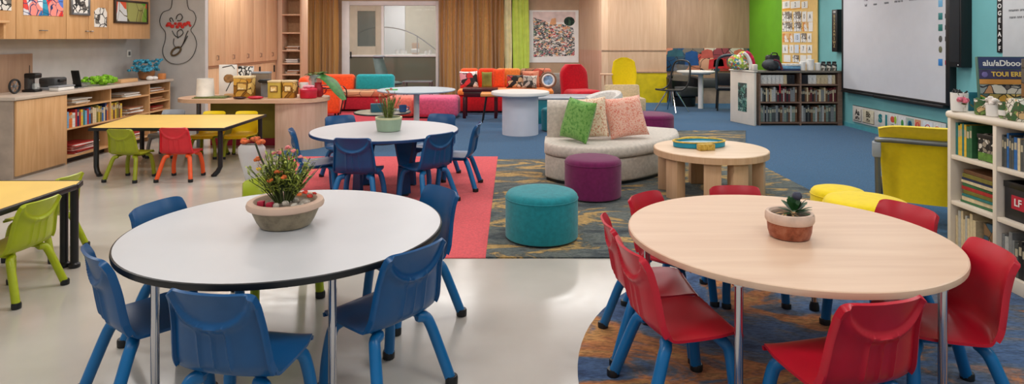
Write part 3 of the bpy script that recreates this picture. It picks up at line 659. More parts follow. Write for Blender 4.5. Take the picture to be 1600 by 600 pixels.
# low round maple table with slab legs
t = thing('round_low_table', 'low round maple table with slab legs on the abstract rug', 'table', (1.915, 6.12, .011))
MB().lathe([(.52, .375), (.532, .38), (.532, .432), (.526, .44)], n=72).obj('tabletop', wood('maple_top_low', (224,194,164), (236,210,184), 'x', .6, .4), t)
MB().loft([[(rr*cos(2*pi*i/72), rr*sin(2*pi*i/72), z) for i in range(72)] for rr, z in [(.531, .378), (.5345, .378), (.5345, .434), (.531, .434)]], loop=True).obj('edge_band', BENTW, t)
for a in (208, 255, 285, 332, 28, 90, 152):
    d = R(a); MB().box((.44*cos(d), .44*sin(d), .188), (.10, .15, .374), .004, M=Matrix.Rotation(d, 3, 'Z')).obj('leg', BENTW, t)
t = thing('toy_tray', 'turquoise oval toy tray with yellow rim on the low maple table', 'tray', (1.83, 6.2, .452), R(8))
def oval(a, b_, n=40): return [(a*cos(2*pi*i/n), b_*sin(2*pi*i/n)) for i in range(n)]
MB().loft([[(x*k, y*k, z) for x, y in oval(.26, .15)] for k, z in [(.94, 0), (1, .006), (1, .05), (.96, .054), (.94, .03)]]).obj('tray', plain('turquoise_plastic', (20,140,170), .4), t)
MB().loft([[(x*k, y*k, z) for x, y in oval(.265, .155)] for k, z in [(1.0, .05), (1.02, .056), (1, .062), (.93, .062), (.92, .056), (.93, .05)]], loop=True).obj('rim', plain('ochre_plastic', (206,170,60), .5, var=.15, vs=30), t)
MB().prism(oval(.23, .125), .031, .036).obj('liner', plain('pale_blue_plastic', (170,196,206), .3), t)
solo('toy_bridge', MB().tube(crom([(-.2, 0, .008), (-.12, .02, .03), (0, .02, .036), (.12, 0, .03), (.2, -.02, .01)]), .02, 8, flat=.6).blob((.22, -.02, .014), (.04, .03, .014), 6), plain('ochre_plastic', (206,170,60)), 'ochre curved wooden toy lying across the far rim of turquoise tray', 'toy', (1.86, 6.46, .457), R(10))
solo('toy_block', MB().b2(-.08, .08, -.035, .035, 0, .06, .008), speckle('gold_block', [(120,92,36), (196,160,70), (214,184,96)], 40), 'mottled gold toy block in front of the turquoise tray', 'toy', (1.83, 5.98, .452), R(14))

# ================================================================ SOFT SEATING IN THE MIDDLE
def pouf(x, y, r, h, m, label, z=0, name='ottoman', group=None):
    t = thing(name, label, 'ottoman', (x, y, z), 0, group)
    rr_ = .035
    MB().lathe([(r-.01, .012), (r, .02), (r, h-.05), (r-.004, h-.03), (r-.02, h-.012), (r-.05, h-.003), (r-.12, h+.003), (.02, h+.005)], n=64).obj('cushion', m, t)
    MB().tube([((r+.0)*cos(2*pi*i/48), r*sin(2*pi*i/48), h-.05) for i in range(48)], .004, 6, True).obj('piping', m, t)
    MB().lathe([(r-.03, 0), (r-.03, .014)], n=32).obj('base', BLACK, t); return t
pouf(.223, 4.77, .272, .355, TEALF, 'teal round ottoman at the front edge of the abstract rug', .011)
pouf(.766, 6.0, .266, .375, PURF, 'purple round ottoman in front of the curved sofa', .011)
pouf(2.02, 9.35, .36, .40, PURF, 'purple ottoman behind the right end of the curved sofa', .004)
pouf(.72, 10.35, .24, .37, TEALF, 'teal ottoman peeking out behind the left end of curved sofa', .004)
pouf(2.28, 4.08, .25, .48, YELF, 'bigger yellow round stool behind the maple table', 0, 'stool', 'yellow stools')
pouf(2.44, 4.74, .19, .385, YELF, 'smaller yellow stool behind the bigger yellow stool', .005, 'stool', 'yellow stools')

FR = [(.36, 6.66), (.50, 6.47), (.76, 6.38), (1.05, 6.42), (1.36, 6.60), (1.66, 6.90), (1.90, 7.28), (2.0, 7.70)]
BK = [(.40, 7.18), (.62, 7.16), (.84, 7.18), (1.04, 7.25), (1.22, 7.38), (1.36, 7.56), (1.46, 7.78), (1.50, 8.0)]
Fp, Bp = crom([(x, y, 0) for x, y in FR], 5), crom([(x, y, 0) for x, y in BK], 5)
def secs(z0, z1, fi, bi, r, i0=0, i1=None, topf=None):
    out = []; n = len(Fp); i1 = n if i1 is None else i1
    for i in range(i0, i1):
        a, b_ = Fp[i], Bp[i]; d = (b_-a).normalized(); a2 = a+d*fi; b2 = b_-d*bi if bi < 5 else a+d*bi
        zt = topf(i) if topf else z1
        ring = []
        for (p0, sg, zc, q) in ((a2, 1, z0, 0), (a2, 1, zt, 1), (b2, -1, zt, 2), (b2, -1, z0, 3)):
            for k in range(4):
                t = k/3*pi/2
                if q == 0: dx, dz = r*(1-cos(pi/2-t)) if False else r*(1-sin(t)), r*(1-cos(t))
                elif q == 1: dx, dz = r*(1-cos(t)), -r*(1-sin(t))
                elif q == 2: dx, dz = r*(1-sin(t)), -r*(1-cos(t))
                else: dx, dz = r*(1-cos(t)), r*(1-sin(t))
                v_ = p0+d*dx*sg; ring.append((v_.x, v_.y, zc+dz))
        out.append(ring)
    # rounded ends: squeeze first and last rings
    def squeeze(r0, r1):
        c = sum((Vector(p) for p in r0), Vector())/len(r0); off = (Vector(r0[0])-Vector(r1[0])).normalized()*r*.7
        return [tuple(c+(Vector(p)-c)*.9+off) for p in r0]
    return [squeeze(out[0], out[1])]+out+[squeeze(out[-1], out[-2])]
t = thing('curved_sofa', 'pale grey curved sofa with cushions on the abstract rug', 'sofa', (0, 0, .011))
MB().loft(secs(.03, .27, .02, .02, .03)).obj('base', SOFAF, t)
MB().loft(secs(.272, .40, -.015, .0, .05)).obj('seat', FAB('warm_grey_seat', (204,195,184)), t)
nb = 24
def bt(i): return .80-.10*max(0, (i-6)/(nb-6))**1.6
MB().loft(secs(.22, .8, -.0, .0, .07, 0, nb, bt) if False else [[(Bp[i].x+(Fp[i]-Bp[i]).normalized().x*o, Bp[i].y+(Fp[i]-Bp[i]).normalized().y*o, z) for o, z in [(-.10, .05), (-.12, .4), (-.10, bt(i)-.06), (-.06, bt(i)-.01), (0, bt(i)), (.06, bt(i)-.02), (.10, bt(i)-.08), (.14, .42), (.14, .3), (0, .05)]] for i in range(nb)]).obj('backrest', SOFAF, t)
MB().loft([[(p.x, p.y, z) for p, z in ((a+(b_-a).normalized()*.05, .0), (a+(b_-a).normalized()*.05, .03), (b_, .03), (b_, .0))] for a, b_ in zip(Fp, Bp)]).obj('plinth', BLACK, t)
def pillow(w, h, th, m, label, loc, rz, tilt, roll=0, name='throw_pillow', pip=None):
    n = 20
    def f(sg):
        def g(a, b_):
            u, v_ = -1+2*a, -1+2*b_; e = max(0, (1-u**4)*(1-v_**4))**.55
            k = 1-.07*(1-abs(v_)**2)*abs(u)**3; k2 = 1-.07*(1-abs(u)**2)*abs(v_)**3
            return (u*w/2*k, sg*th/2*e, v_*h/2*k2+h/2)
        return g
    mb = MB().grid(f(-1), n, n).grid(f(1), n, n)
    o = mb.obj(name, m); o.location = loc
    o.rotation_euler = (Matrix.Rotation(rz, 3, 'Z') @ Matrix.Rotation(tilt, 3, 'X') @ Matrix.Rotation(roll, 3, 'Y')).to_euler()
    return tag(o, label, 'pillow')
RUGPINK = speckle('pink_red_weave', [(196,62,60), (226,140,120), (238,206,186), (214,96,84), (236,196,150)], 46)
pillow(.42, .44, .15, speckle('green_leaf_weave', [(52,104,44), (96,150,70), (130,176,96), (70,124,54)], 30), 'green leaf-patterned pillow at left end of the curved sofa', (.64, 6.70, .432), R(-52), R(-16), R(5))
pillow(.36, .44, .12, speckle('cream_pink_weave', [(214,110,84), (236,214,186), (240,222,196), (206,120,90), (196,170,110)], 50), 'cream and pink speckled pillow between the other two sofa pillows', (.87, 6.84, .432), R(-10), R(-13), R(-6))
pillow(.46, .46, .16, RUGPINK, 'large pink-red speckled pillow on the curved sofa', (1.29, 6.90, .432), R(14), R(-22), R(-5))

# ================================================================ PLANTED POTS ON THE TABLES
def flowerhead(mb, c, r):
    for k in range(6):
        a = k*pi/3+random.random(); mb.blob((c[0]+r*.55*cos(a), c[1]+r*.55*sin(a), c[2]+random.uniform(-.2, .3)*r), (r*.55, r*.55, r*.5), 4)
    mb.blob((c[0], c[1], c[2]+r*.3), (r*.5, r*.5, r*.5), 4)
t = thing('bowl_planter', 'wide stone bowl of orange wildflowers on the grey round table', 'planter', (-1.10, 3.08, .601))
MB().lathe([(.10,0),(.118,.004),(.135,.03),(.155,.075),(.162,.10),(.15,.10)], n=56).obj('pot', TERRA, t)
MB().lathe([(.150,.092),(.166,.088),(.178,.094),(.181,.106),(.176,.120),(.165,.126),(.148,.124),(.140,.112),(.140,.095)], n=56).obj('rim', RIM, t)
MB().lathe([(.139,.098),(.10,.108),(.03,.112)], n=30).obj('soil', SOIL, t)
mb = MB()
for i in range(8): mb.blob((random.uniform(-.02,.11), random.uniform(-.11,.02), .115), (random.uniform(.014,.026),)*2+(.014,), 5)
mb.obj('pebbles', speckle('pebble', [(140,128,112), (196,186,172), (214,206,194)], 60), t)
MB().b2(-.105, -.075, -.09, -.06, .105, .135, .004).b2(-.06, -.03, -.1, -.07, .105, .13, .004).obj('plant_tag', plain('red_white_tag', (186,36,66), .5), t)
st, lv = MB(), MB(); random.seed(3)
for i in range(120):
    a = random.uniform(0, 2*pi); sp_ = random.uniform(.0, .17)**1; L = random.uniform(.14, .27)
    tip = Vector((-.02+sp_*cos(a), sp_*.8*sin(a), .11+L*sqrt(max(.1, 1-(sp_/.24)**2))))
    base = Vector((-.01+.03*cos(a), .03*sin(a), .105)); st.tube([base, (base+tip)/2+Vector((0,0,.015)), tip], [.003, .0022, .0012], 4)
    for k in range(7):
        q = base.lerp(tip, .4+.6*k/7); lv.leaf(q, (random.uniform(-1,1), random.uniform(-1,1), random.uniform(.2,1.2)), random.uniform(.025,.05), .006, .2, k=2)
st.obj('stems', STEM, t); lv.obj('foliage', plain('wild_foliage', (150,160,70), .6, var=.35, vs=40), t)
for i in range(3): MB().leaf((.02,0,.11), [(.62,-.1,.75), (.5,.2,.7), (-.45,.1,.9)][i], [.26,.2,.2][i], .014, .05).obj('blade_leaf', LEAFD, t)
MB().tube(crom([(-.01,0,.11), (-.05,-.02,.22), (-.10,-.03,.31), (-.135,-.03,.40)]), .0045, 6).obj('woody_stem', plain('dark_stem', (54,60,36), .7), t)
random.seed(9)
for (x, y, z, r, m) in [(-.125,-.03,.325,.026,FLO), (-.11,-.05,.28,.018,plain('flower_yellow', (236,186,40), .6)), (-.02,-.06,.27,.018,FLO), (.02,-.08,.25,.02,FLO), (-.03,.0,.35,.02,FLP), (.0,.03,.37,.02,FLP), (.03,.02,.355,.018,FLP), (.07,0,.33,.016,FLP), (-.06,.01,.345,.018,FLP), (-.05,-.07,.23,.02,FLO), (.11,-.05,.17,.018,FLR), (.13,-.04,.15,.02,FLR), (.09,-.07,.165,.016,FLO), (.15,-.03,.16,.014,FLR)]:
    mb = MB(); flowerhead(mb, (x, y, z), r*.72); mb.obj('flower', m, t)

t = thing('small_planter', 'pale green pot with wispy grass on the blue-edged round table', 'planter', (-1.21, 6.22, .601))
MB().lathe([(.10,0),(.112,.004),(.128,.11),(.128,.135),(.118,.135),(.112,.11)], n=40).obj('pot', plain('sage_glaze', (150,170,146), .5, var=.05), t)
MB().loft([[(rr*cos(2*pi*i/40), rr*sin(2*pi*i/40), z) for i in range(40)] for rr, z in [(.116,.118),(.1305,.118),(.1305,.137),(.116,.137)]], loop=True).obj('rim', plain('cream_glaze', (206,204,164), .5), t)
MB().lathe([(.112,.11),(.02,.118)], n=24).obj('soil', SOIL, t)
lv = MB()
for i in range(60):
    a = random.uniform(0, 2*pi); lv.leaf((.03*cos(a), .03*sin(a), .115), (.55*cos(a)*random.random(), .55*sin(a)*random.random(), 1), random.uniform(.15, .33), .006, .12, k=4)
lv.obj('foliage', plain('olive_grass', (96,108,52), .7, var=.35, vs=40), t)
sh_m = plain('seed_head', (190,130,110), .7, var=.2)
for i in range(12): MB().blob((random.uniform(-.12,.12), random.uniform(-.08,.08), random.uniform(.28,.42)), (.011,.011,.014), 4).obj('seed_head', sh_m, t)

t = thing('succulent_pot', 'small terracotta pot with pale rim and succulent on the maple table', 'planter', (1.27, 2.90, .601))
MB().lathe([(.075,0),(.086,.003),(.094,.03),(.098,.075),(.09,.08)], n=44).obj('pot', speckle('terracotta', [(112,58,38), (158,88,60), (176,112,84)], 22, .8, .2), t)
MB().lathe([(.09,.07),(.101,.07),(.106,.08),(.106,.104),(.10,.114),(.088,.114),(.08,.104),(.08,.088)], n=44).obj('rim', plain('pale_clay_rim', (212,184,166), .7, var=.05, vs=20), t)
MB().lathe([(.081,.092),(.02,.1)], n=24).obj('soil', SOIL, t)
random.seed(5); lv = MB()
for i in range(34):
    a = random.uniform(0, 2*pi); e = random.random(); lv.leaf((.02+.012*cos(a), .012*sin(a), .105+.02*e), (cos(a)*(1-e*.6), sin(a)*(1-e*.6), .3+e), random.uniform(.045, .085), .013, .25, k=4)
lv.obj('succulent', LEAFD, t)
lv = MB()
for i in range(14):
    a = random.uniform(0, 2*pi); lv.leaf((.0, 0, .10), (cos(a), sin(a), .5), random.uniform(.05,.08), .005, .4, k=3)
lv.obj('dry_leaves', plain('dry_leaf', (190,150,104), .8, var=.2), t)
MB().blob((.035,0,.185), (.022,.022,.02), 6).obj('dark_rosette', plain('violet_leaf', (58,62,82), .6), t)

# glass vase with roses on the floor
t = thing('floor_vase', 'heart-shaped clear vase of dried orange roses on the floor', 'vase', (-2.72, 6.62, 0))
MB().loft([[(sx*cos(2*pi*i/28), sx*.55*sin(2*pi*i/28), z) for i in range(28)] for sx, z in [(.045,0),(.06,.01),(.085,.1),(.12,.22),(.145,.32),(.14,.37),(.115,.40),(.10,.40),(.125,.36),(.13,.31),(.105,.21),(.07,.1),(.04,.015)]]).obj('vessel', glass('frosted_glass', (224,224,224), .15, .72), t)
st = MB()
for x, y in [(-.06,0),(.03,.02),(.1,-.02),(0,-.03)]: st.tube([(x*.3, y*.3, .02), (x, y, .40)], .004, 5)
st.obj('stems', STEM, t)
for x, y, z in [(-.07,0,.43),(.035,.01,.445),(.10,-.02,.42)]:
    mb = MB(); flowerhead(mb, (x, y, z), .05); mb.obj('rose', plain('dried_rose', (196,96,52), .7, var=.35, vs=30), t)
# ================================================================ CURVED DESK (left middle)
t = thing('curved_desk', 'long curved wooden desk with olive front panel', 'desk', (0,0,0))
def arc(cx, cy, r, a0, a1, n=14): return [(cx+r*cos(R(a0+(a1-a0)*i/n)), cy+r*sin(R(a0+(a1-a0)*i/n))) for i in range(n+1)]
top = arc(-2.98, 8.86, .42, -90, 90)+arc(-4.2, 8.86, .42, 90, 270)
MB().prism(top, .64, .69).obj('desktop', DESKT, t)
pn = [(-3.18, 8.50)]+arc(-2.98, 8.86, .385, -90, 90)+[(-3.18, 9.22)]
pn[1:1] = []
inn = [(x*1, y*1) for x, y in ([(-3.18, 8.52)]+arc(-2.98, 8.86, .36, -90, 90)+[(-3.18, 9.2)])]
MB().prism(pn+inn[::-1], .0, .64).obj('end_panel', DESKW, t)
MB().b2(-4.25, -3.19, 8.93, 8.96, .1, .64).obj('modesty_panel', plain('olive_panel', (150,138,46), .5, var=.04), t)
MB().b2(-4.25, -3.19, 8.925, 8.965, 0, .1).obj('kick_board', plain('crimson_kick', (168,28,66), .5), t)
MB().tube([(-4.35, 8.8, 0), (-4.35, 8.8, .64)], .03).obj('leg', STEEL, t)
ZD = .691
t = thing('lamp_shade_drum', 'plain white drum lampshade standing on the curved desk', 'lampshade', (-4.22, 8.72, ZD+.024))
MB().loft([[(r*cos(2*pi*i/36), r*sin(2*pi*i/36), z) for i in range(36)] for r, z in [(.118,0),(.105,.24),(.10,.24),(.112,0)]], loop=True).obj('shade', plain('lampshade_white', (238,235,228), .8), t)
MB().tube([(.0,0,.0),(0,0,.2)], .012).lathe([(.05,0),(.05,.01)], n=20).obj('stand', STEEL, t)
mb = MB(); random.seed(2)
mb.b2(-.22, .22, -.12, .12, 0, .01, .004)
solo('moss_mat', mb.b2(-.2, .2, -.1, .1, .01, .022, .006), speckle('mossy', [(70,80,40), (120,128,70), (150,150,100)], 60), 'mossy green mat under the white lampshade', 'mat', (-4.12, 8.70, ZD))
solo('wooden_tray', MB().b2(-.1, .1, -.06, .06, 0, .04, .008), CABH, 'small wooden block tray behind the mossy mat on desk', 'tray', (-3.92, 8.90, ZD))
t = thing('display_card', 'tall white card with a brown oval print on the curved desk', 'card', (-4.0, 9.10, ZD), R(4)); MB().b2(-.2, .05, -.01, .01, 0, .44, .003).obj('card', PAPER, t)
MB().blob((-.06, -.012, .24), (.075, .004, .065), 8).obj('printed_oval', plain('brown_print', (150,112,68), .6, var=.2, vs=20), t); MB().tube([(-.03,-.012,.2),(-.1,-.012,.06)], .006, 5).tube([(-.15,-.012,.4),(-.02,-.012,.43),(.02,-.012,.38)], .006, 5).obj('printed_lines', BLACK, t)
solo('paper_block', MB().b2(-.1, .1, -.04, .04, 0, .42, .006), SCRIB, 'tall white lettered paper block right of the oval card on desk', 'paper', (-3.80, 9.05, ZD), R(-5))
GOLD = prt('gold_print', [(176,124,40), (206,160,70), (150,104,34), (224,190,110)], 9, (92,60,24), .03)
def carton(name, x, y, w, dp, h, m, label, rz=0, win=True):
    t = thing(name, label, 'box', (x, y, ZD), rz)
    MB().b2(-w/2, w/2, -dp/2, dp/2, 0, h*.9, .004).obj('body', m, t); MB().b2(-w/2-.004, w/2+.004, -dp/2-.004, dp/2+.004, h*.9, h, .004).obj('lid', plain('cream_lid', (226,206,160), .5), t)
    if win:
        fm = MB(); fm.b2(-w*.3, w*.3, -dp/2-.008, -dp/2, h*.35, h*.72, .002); fm.obj('front_label', plain('dark_gold', (120,84,30), .5), t); MB().b2(-w*.24, w*.24, -dp/2-.011, -dp/2-.007, h*.40, h*.67).obj('label_picture', prt('label_print', [(222,186,110), (190,140,60), (240,220,170)], 20), t)
    return t
carton('storage_tin', -3.68, 8.72, .24, .16, .30, GOLD, 'gold printed tin with dark label on the curved desk')
t = thing('upright_box', 'grey and brown upright box behind the gold tin on desk', 'box', (-3.55, 8.98, ZD)); MB().b2(-.12, .12, -.06, .06, 0, .32, .004).obj('body', plain('taupe_box', (130,112,92), .6), t); MB().b2(-.125, .125, -.065, .065, .32, .345, .004).obj('lid', GREYP, t)
solo('grey_card', MB().b2(-.085, .085, -.02, .02, 0, .2, .004), GREYP, 'plain grey card standing right of the gold tin on desk', 'card', (-3.42, 8.86, ZD))
t = thing('hole_punch', 'black hole punch held on the grey card on desk', 'tool', (-3.43, 8.80, ZD+.2)); MB().b2(-.07, .07, -.05, .05, .0, .05, .012).obj('body', BLACK, t); MB().tube([(-.06,0,.03),(-.095,0,.02)], .012).obj('handle', BLACK, t)
solo('red_pouch', MB().blob((0,0,.022), (.11,.055,.022), 8), plain('red_pouch', (190,24,54), .5), 'flat red pouch at the front edge of the curved desk', 'pouch', (-3.45, 8.52, ZD))
solo('dark_pouch', MB().blob((0,0,.018), (.09,.045,.018), 8), plain('dark_red_pouch', (52,20,24), .5), 'flat dark pouch left of the red pouch on desk', 'pouch', (-3.66, 8.52, ZD))
carton('storage_tin', -3.24, 8.70, .17, .16, .24, plain('olive_gold', (196,170,70), .45), 'olive gold tin with small square label on the curved desk')
carton('storage_tin', -3.06, 8.72, .16, .14, .24, GOLD, 'gold printed tin right of the olive gold tin on desk')
t = thing('cream_mug', 'tall cream mug between the gold tin and red round tin', 'mug', (-2.91, 8.86, ZD)); MB().lathe([(.05,0),(.06,.01),(.062,.2),(.055,.2),(.052,.02)], n=24).obj('cup', PORC, t); MB().tube(crom([(.06,0,.16),(.1,0,.14),(.1,0,.07),(.06,0,.05)]), .008, 6).obj('handle', PORC, t)
t = thing('round_tin', 'red round tin with pink bow lid on the curved desk', 'tin', (-2.78, 8.66, ZD))
MB().lathe([(.10,0),(.112,.008),(.115,.1),(.11,.112)], n=32).obj('body', plain('red_tin', (186,16,44), .35), t); MB().lathe([(.118,.1),(.118,.125),(.08,.142)], n=32).obj('lid', plain('red_lid', (206,40,70), .35), t)
mb = MB()
for k in range(6): mb.blob((.05*cos(k), .05*sin(k), .158), (.034,.028,.02), 5)
mb.obj('bow', plain('pink_bow', (232,160,176), .5), t)
t = thing('red_jug', 'small dark red jug behind the red round tin on desk', 'jug', (-2.71, 8.86, ZD)); MB().lathe([(.05,0),(.07,.03),(.07,.12),(.045,.17),(.05,.2),(.04,.2)], n=24).obj('body', plain('dark_red_glaze', (150,16,34), .35), t); MB().tube(crom([(.065,0,.13),(.11,0,.12),(.1,0,.06),(.065,0,.04)]), .008, 6).obj('handle', plain('dark_red_glaze', (150,16,34)), t)
t = thing('glass_vase', 'glass vase with ferns and one big drooping leaf on desk', 'vase', (-2.80, 9.02, ZD))
MB().loft([[(r*cos(2*pi*i/28), r*sin(2*pi*i/28), z) for i in range(28)] for r, z in [(.07,0),(.085,.02),(.09,.3),(.085,.3),(.08,.02),(.03,.012)]]).obj('vessel', GLASS, t)
mb = MB(); random.seed(12)
for i in range(26):
    a = random.uniform(0, 2*pi); d = Vector((cos(a)*.8, sin(a)*.8, 1.0)); L = random.uniform(.12, .28)
    for k in range(9):
        q = Vector((0,0,.24))+d.normalized()*L*(k/8)+Vector((0,0,-.12*(k/8)**2)); s_ = d.cross(Vector((0,0,1)))
        for sg in (-1, 1): mb.leaf(q, s_*sg+d*.5, .07*(1.1-k/10), .010, .2, k=2)
mb.obj('fern_fronds', LEAF, t)
mb = MB(); path = crom([(0,0,.26), (.12,-.02,.31), (.25,-.05,.24), (.36,-.1,.10), (.46,-.14,-.04)], 4); W_ = len(path); vs = []
for i, p_ in enumerate(path):
    ww = .12*sin(pi*(.08+.88*i/(W_-1)))**.7; vs += [(p_.x-ww*.35, p_.y-ww, p_.z-ww*.5), (p_.x, p_.y, p_.z), (p_.x+ww*.35, p_.y+ww, p_.z-ww*.3)]
mb.add(vs, [f for i in range(W_-1) for f in ([3*i, 3*i+1, 3*i+4, 3*i+3], [3*i+1, 3*i+2, 3*i+5, 3*i+4])]); mb.obj('big_leaf', plain('big_leaf_green', (52,112,46), .45, var=.25, vs=12), t)
MB().tube([(0,0,.02),(0,0,.28)], .008, 6).obj('stems', STEM, t)

# ================================================================ CURTAINS, POSTER
def curtain(x0, x1, y, m, label, waves, amp=.10, ztop=2.95, name='curtain', grp=None):
    n = waves*10; w = (x1-x0)
    mb = MB(); rings = []
    def f(a, b_):
        x = x0+w*a; ph = waves*2*pi*a+1.3*sin(a*9+x0); k = .75+.35*sin(a*23+x0*3)
        return (x+.012*sin(b_*7+a*30), y+amp*k*(abs(sin(ph/2))**.8*2-1)*(1-.15*b_), .02+(ztop-.02)*b_)
    mb.grid(f, n*2, 6)
    vs = mb.v[:]; o = len(vs); mb.add([(p[0], p[1]+.012, p[2]) for p in vs], [])
    mb.f += [[o+i for i in fc[::-1]] for fc in mb.f[:]]; mb.mi = [0]*len(mb.f)
    return solo(name, mb, m, label, 'curtain', group=grp, sharp=70)
curtain(-5.25, -4.45, 16.27, CURT, 'brown curtain hanging left of the glass door', 8)
curtain(-1.88, -.2, 16.27, CURT, 'wide brown curtain hanging right of the glass door', 15)
curtain(-.19, -.01, 16.36, PALEC, 'narrow pale yellow curtain between the brown and lime ones', 2, .02)
curtain(.015, .44, 16.36, LIMEC, 'lime green curtain panel beside the mosaic poster', 3, .03)
for x0, x1, l in ((-5.3, -4.43, 'dark curtain rail above the left brown curtain'), (-1.9, .46, 'dark curtain rail above the right brown and lime curtains')):
    solo('curtain_rail', MB().b2(x0, x1, 16.25, 16.5, 2.95, 3.0), BLACK, l, 'rail')
# poster: sloping hillside of small coloured strokes
t = thing('poster', 'white poster with a hillside of multicoloured strokes', 'poster', (1.09, 16.497, .88)); PH, PWD = 1.36, 1.28
MB().b2(-PWD/2, PWD/2, -.012, 0, 0, PH).obj('sheet', PAPER, t)
m_mos = prt('stroke_mosaic', [(26,28,34), (206,120,90), (30,60,60), (226,214,196), (36,34,44), (190,56,70), (70,110,80), (28,28,30), (230,176,110), (232,228,222), (40,52,70)], 16, (226,220,212), .05, 17, stretch=(1.0,1,1.9))
pts = [(-.53, .14), (.54, .18), (.54, .62), (.50, .9), (.2, 1.0), (-.1, .98), (-.22, 1.08), (-.45, 1.14), (-.53, 1.18)]
mb = MB().prism(pts, 0, .002); mb.v = [(x, -.0125-z, y) for x, y, z in mb.v]; mb.obj('stroke_hillside', m_mos, t)
mb = MB().prism([(x*.14+.40, y*.12+1.07) for x, y in oval(1, 1, 20)], 0, .002); mb.v = [(x, -.0125-z, y) for x, y, z in mb.v]; mb.obj('green_treetop', prt('tree_print', [(30,62,48), (24,44,36), (60,90,70)], 20), t)
mb = MB().prism([(-.12,.98),(.06,.99),(.05,1.16),(-.06,1.14)], 0, .0015); mb.v = [(x, -.0125-z, y) for x, y, z in mb.v]; mb.obj('orange_patch', plain('apricot', (226,168,120), .7), t)
mb = MB().prism([(-.55,1.0),(-.5,1.05),(.56,1.05),(.56,1.32),(-.55,1.32)], 0, .0004); mb.v = [(x, -.0121-z, y) for x, y, z in mb.v]; mb.obj('pale_sky', plain('poster_sky', (224,204,196), .7), t)

# ================================================================ BACK SEATING
t = thing('lounge_sofa', 'sofa with orange left and turquoise right back cushions', 'sofa', (-3.35, 13.4, .007))
MB().b2(-.85, .85, -.42, .35, .04, .30, .03).obj('base', FAB('crimson_fabric', (182,44,62)), t)
mb = MB()
pat = prt('patch_tan', [(206,160,120), (186,150,120), (226,140,110), (150,130,110), (196,120,90)], 4, (90,70,56), .02)
MB().b2(-.84, .84, -.46, .16, .30, .42, .05).obj('seat', pat, t)
MB().box((-.43, .2, .55), (.82, .2, .36), .07, 3, Matrix.Rotation(R(-12), 3, 'X')).obj('backrest', ORAF, t)
MB().box((.42, .2, .55), (.82, .2, .36), .07, 3, Matrix.Rotation(R(-12), 3, 'X')).obj('backrest', TEAL2, t)
t = thing('armchair', 'orange armchair with black piping beside the curved desk', 'armchair', (-3.62, 12.05, .007), R(100))
MB().b2(-.36, .36, -.36, .34, .12, .40, .06).obj('seat', ORAF, t); MB().box((0, .30, .42), (.7, .16, .72), .07, 3).obj('backrest', ORAF, t)
for sx in (-1, 1): MB().box((sx*.36, -.02, .34), (.12, .7, .46), .05, 3).obj('arm', ORAF, t)
for sx in (-.3, .3):
    for sy in (-.28, .28): MB().tube([(sx, sy, .13), (sx, sy, 0)], .02).obj('leg', BLACK, t)
for sx in (-1, 1): MB().tube(crom([(sx*.424, -.38, .1), (sx*.424, -.38, .54), (sx*.424, .28, .58), (sx*.424, .39, .74)]), .012, 6).obj('piping', BLACK, t)
t = thing('shell_chair', 'grey-green shell chair standing in front of the glass door', 'chair', (-2.95, 15.3, .004), R(60))
br = []
for i in range(12):
    f_ = i/11; z = .42+.62*f_; w_ = .24*(1-.25*f_); br.append([(w_*cos(2*pi*k/16), .12+.2*f_+.03*sin(2*pi*k/16)-.06*abs(cos(2*pi*k/16))**2*-1, z) for k in range(16)])
SGG = plain('grey_green_shell', (84,104,100), .45); MB().loft(br).obj('backrest', SGG, t); MB().blob((0,-.08,.43), (.25,.26,.05), 8).obj('seat', SGG, t); MB().blob((0,.34,1.06), (.2,.1,.035), 8).obj('headrest', GREYP, t)
MB().tube([(0,0,.02),(0,0,.4)], .03).lathe([(.26,0),(.26,.015),(.05,.04)], n=24).obj('pedestal', STEEL, t)
t = thing('glass_table', 'grey glass-topped table in front of the right glass door pane', 'table', (-2.25, 15.2, .004))
MB().b2(-.35, .35, -.25, .25, .46, .49, .004).obj('tabletop', plain('smoky_top', (120,130,134), .1), t)
for sx in (-1, 1):
    for sy in (-1, 1): MB().tube([(sx*.31, sy*.21, .46), (sx*.31, sy*.21, 0)], .016, 8).obj('leg', STEEL, t)
# pink and salmon ottomans
t = thing('ottoman', 'rounded square pink ottoman behind the tall round table', 'ottoman', (-1.42, 12.15, .007)); MB().b2(-.41, .41, -.32, .32, .02, .40, .08, 4).obj('cushion', PINKF, t); MB().b2(-.35, .35, -.26, .26, 0, .03).obj('base', BLACK, t)
t = thing('ottoman', 'salmon ottoman left of the pink ottoman', 'ottoman', (-2.12, 12.2, .007)); MB().b2(-.28, .28, -.28, .28, .02, .39, .08, 4).obj('cushion', SALF, t); MB().b2(-.22, .22, -.22, .22, 0, .03).obj('base', BLACK, t)
# tall round blue-grey table
t = thing('pedestal_table', 'tall round pale blue table on a white pillar', 'table', (-1.62, 10.75, .007))
MB().lathe([(.60,.60),(.655,.615),(.66,.628),(.655,.635)], n=64).obj('tabletop', plain('pale_blue_top', (190,206,216), .3, var=.02), t); MB().tube([(0,0,.02),(0,0,.60)], .05, 20).obj('pillar', WHITE, t); MB().lathe([(.22,0),(.22,.015),(.06,.03)], n=32).obj('base', STEEL, t)
t = thing('green_tray', 'small bright green tray at left edge of the pale blue table', 'tray', (-2.02, 10.62, .643)); MB().b2(-.1, .1, -.05, .05, 0, .012, .005).obj('tray', plain('bright_green', (60,180,70), .5), t)
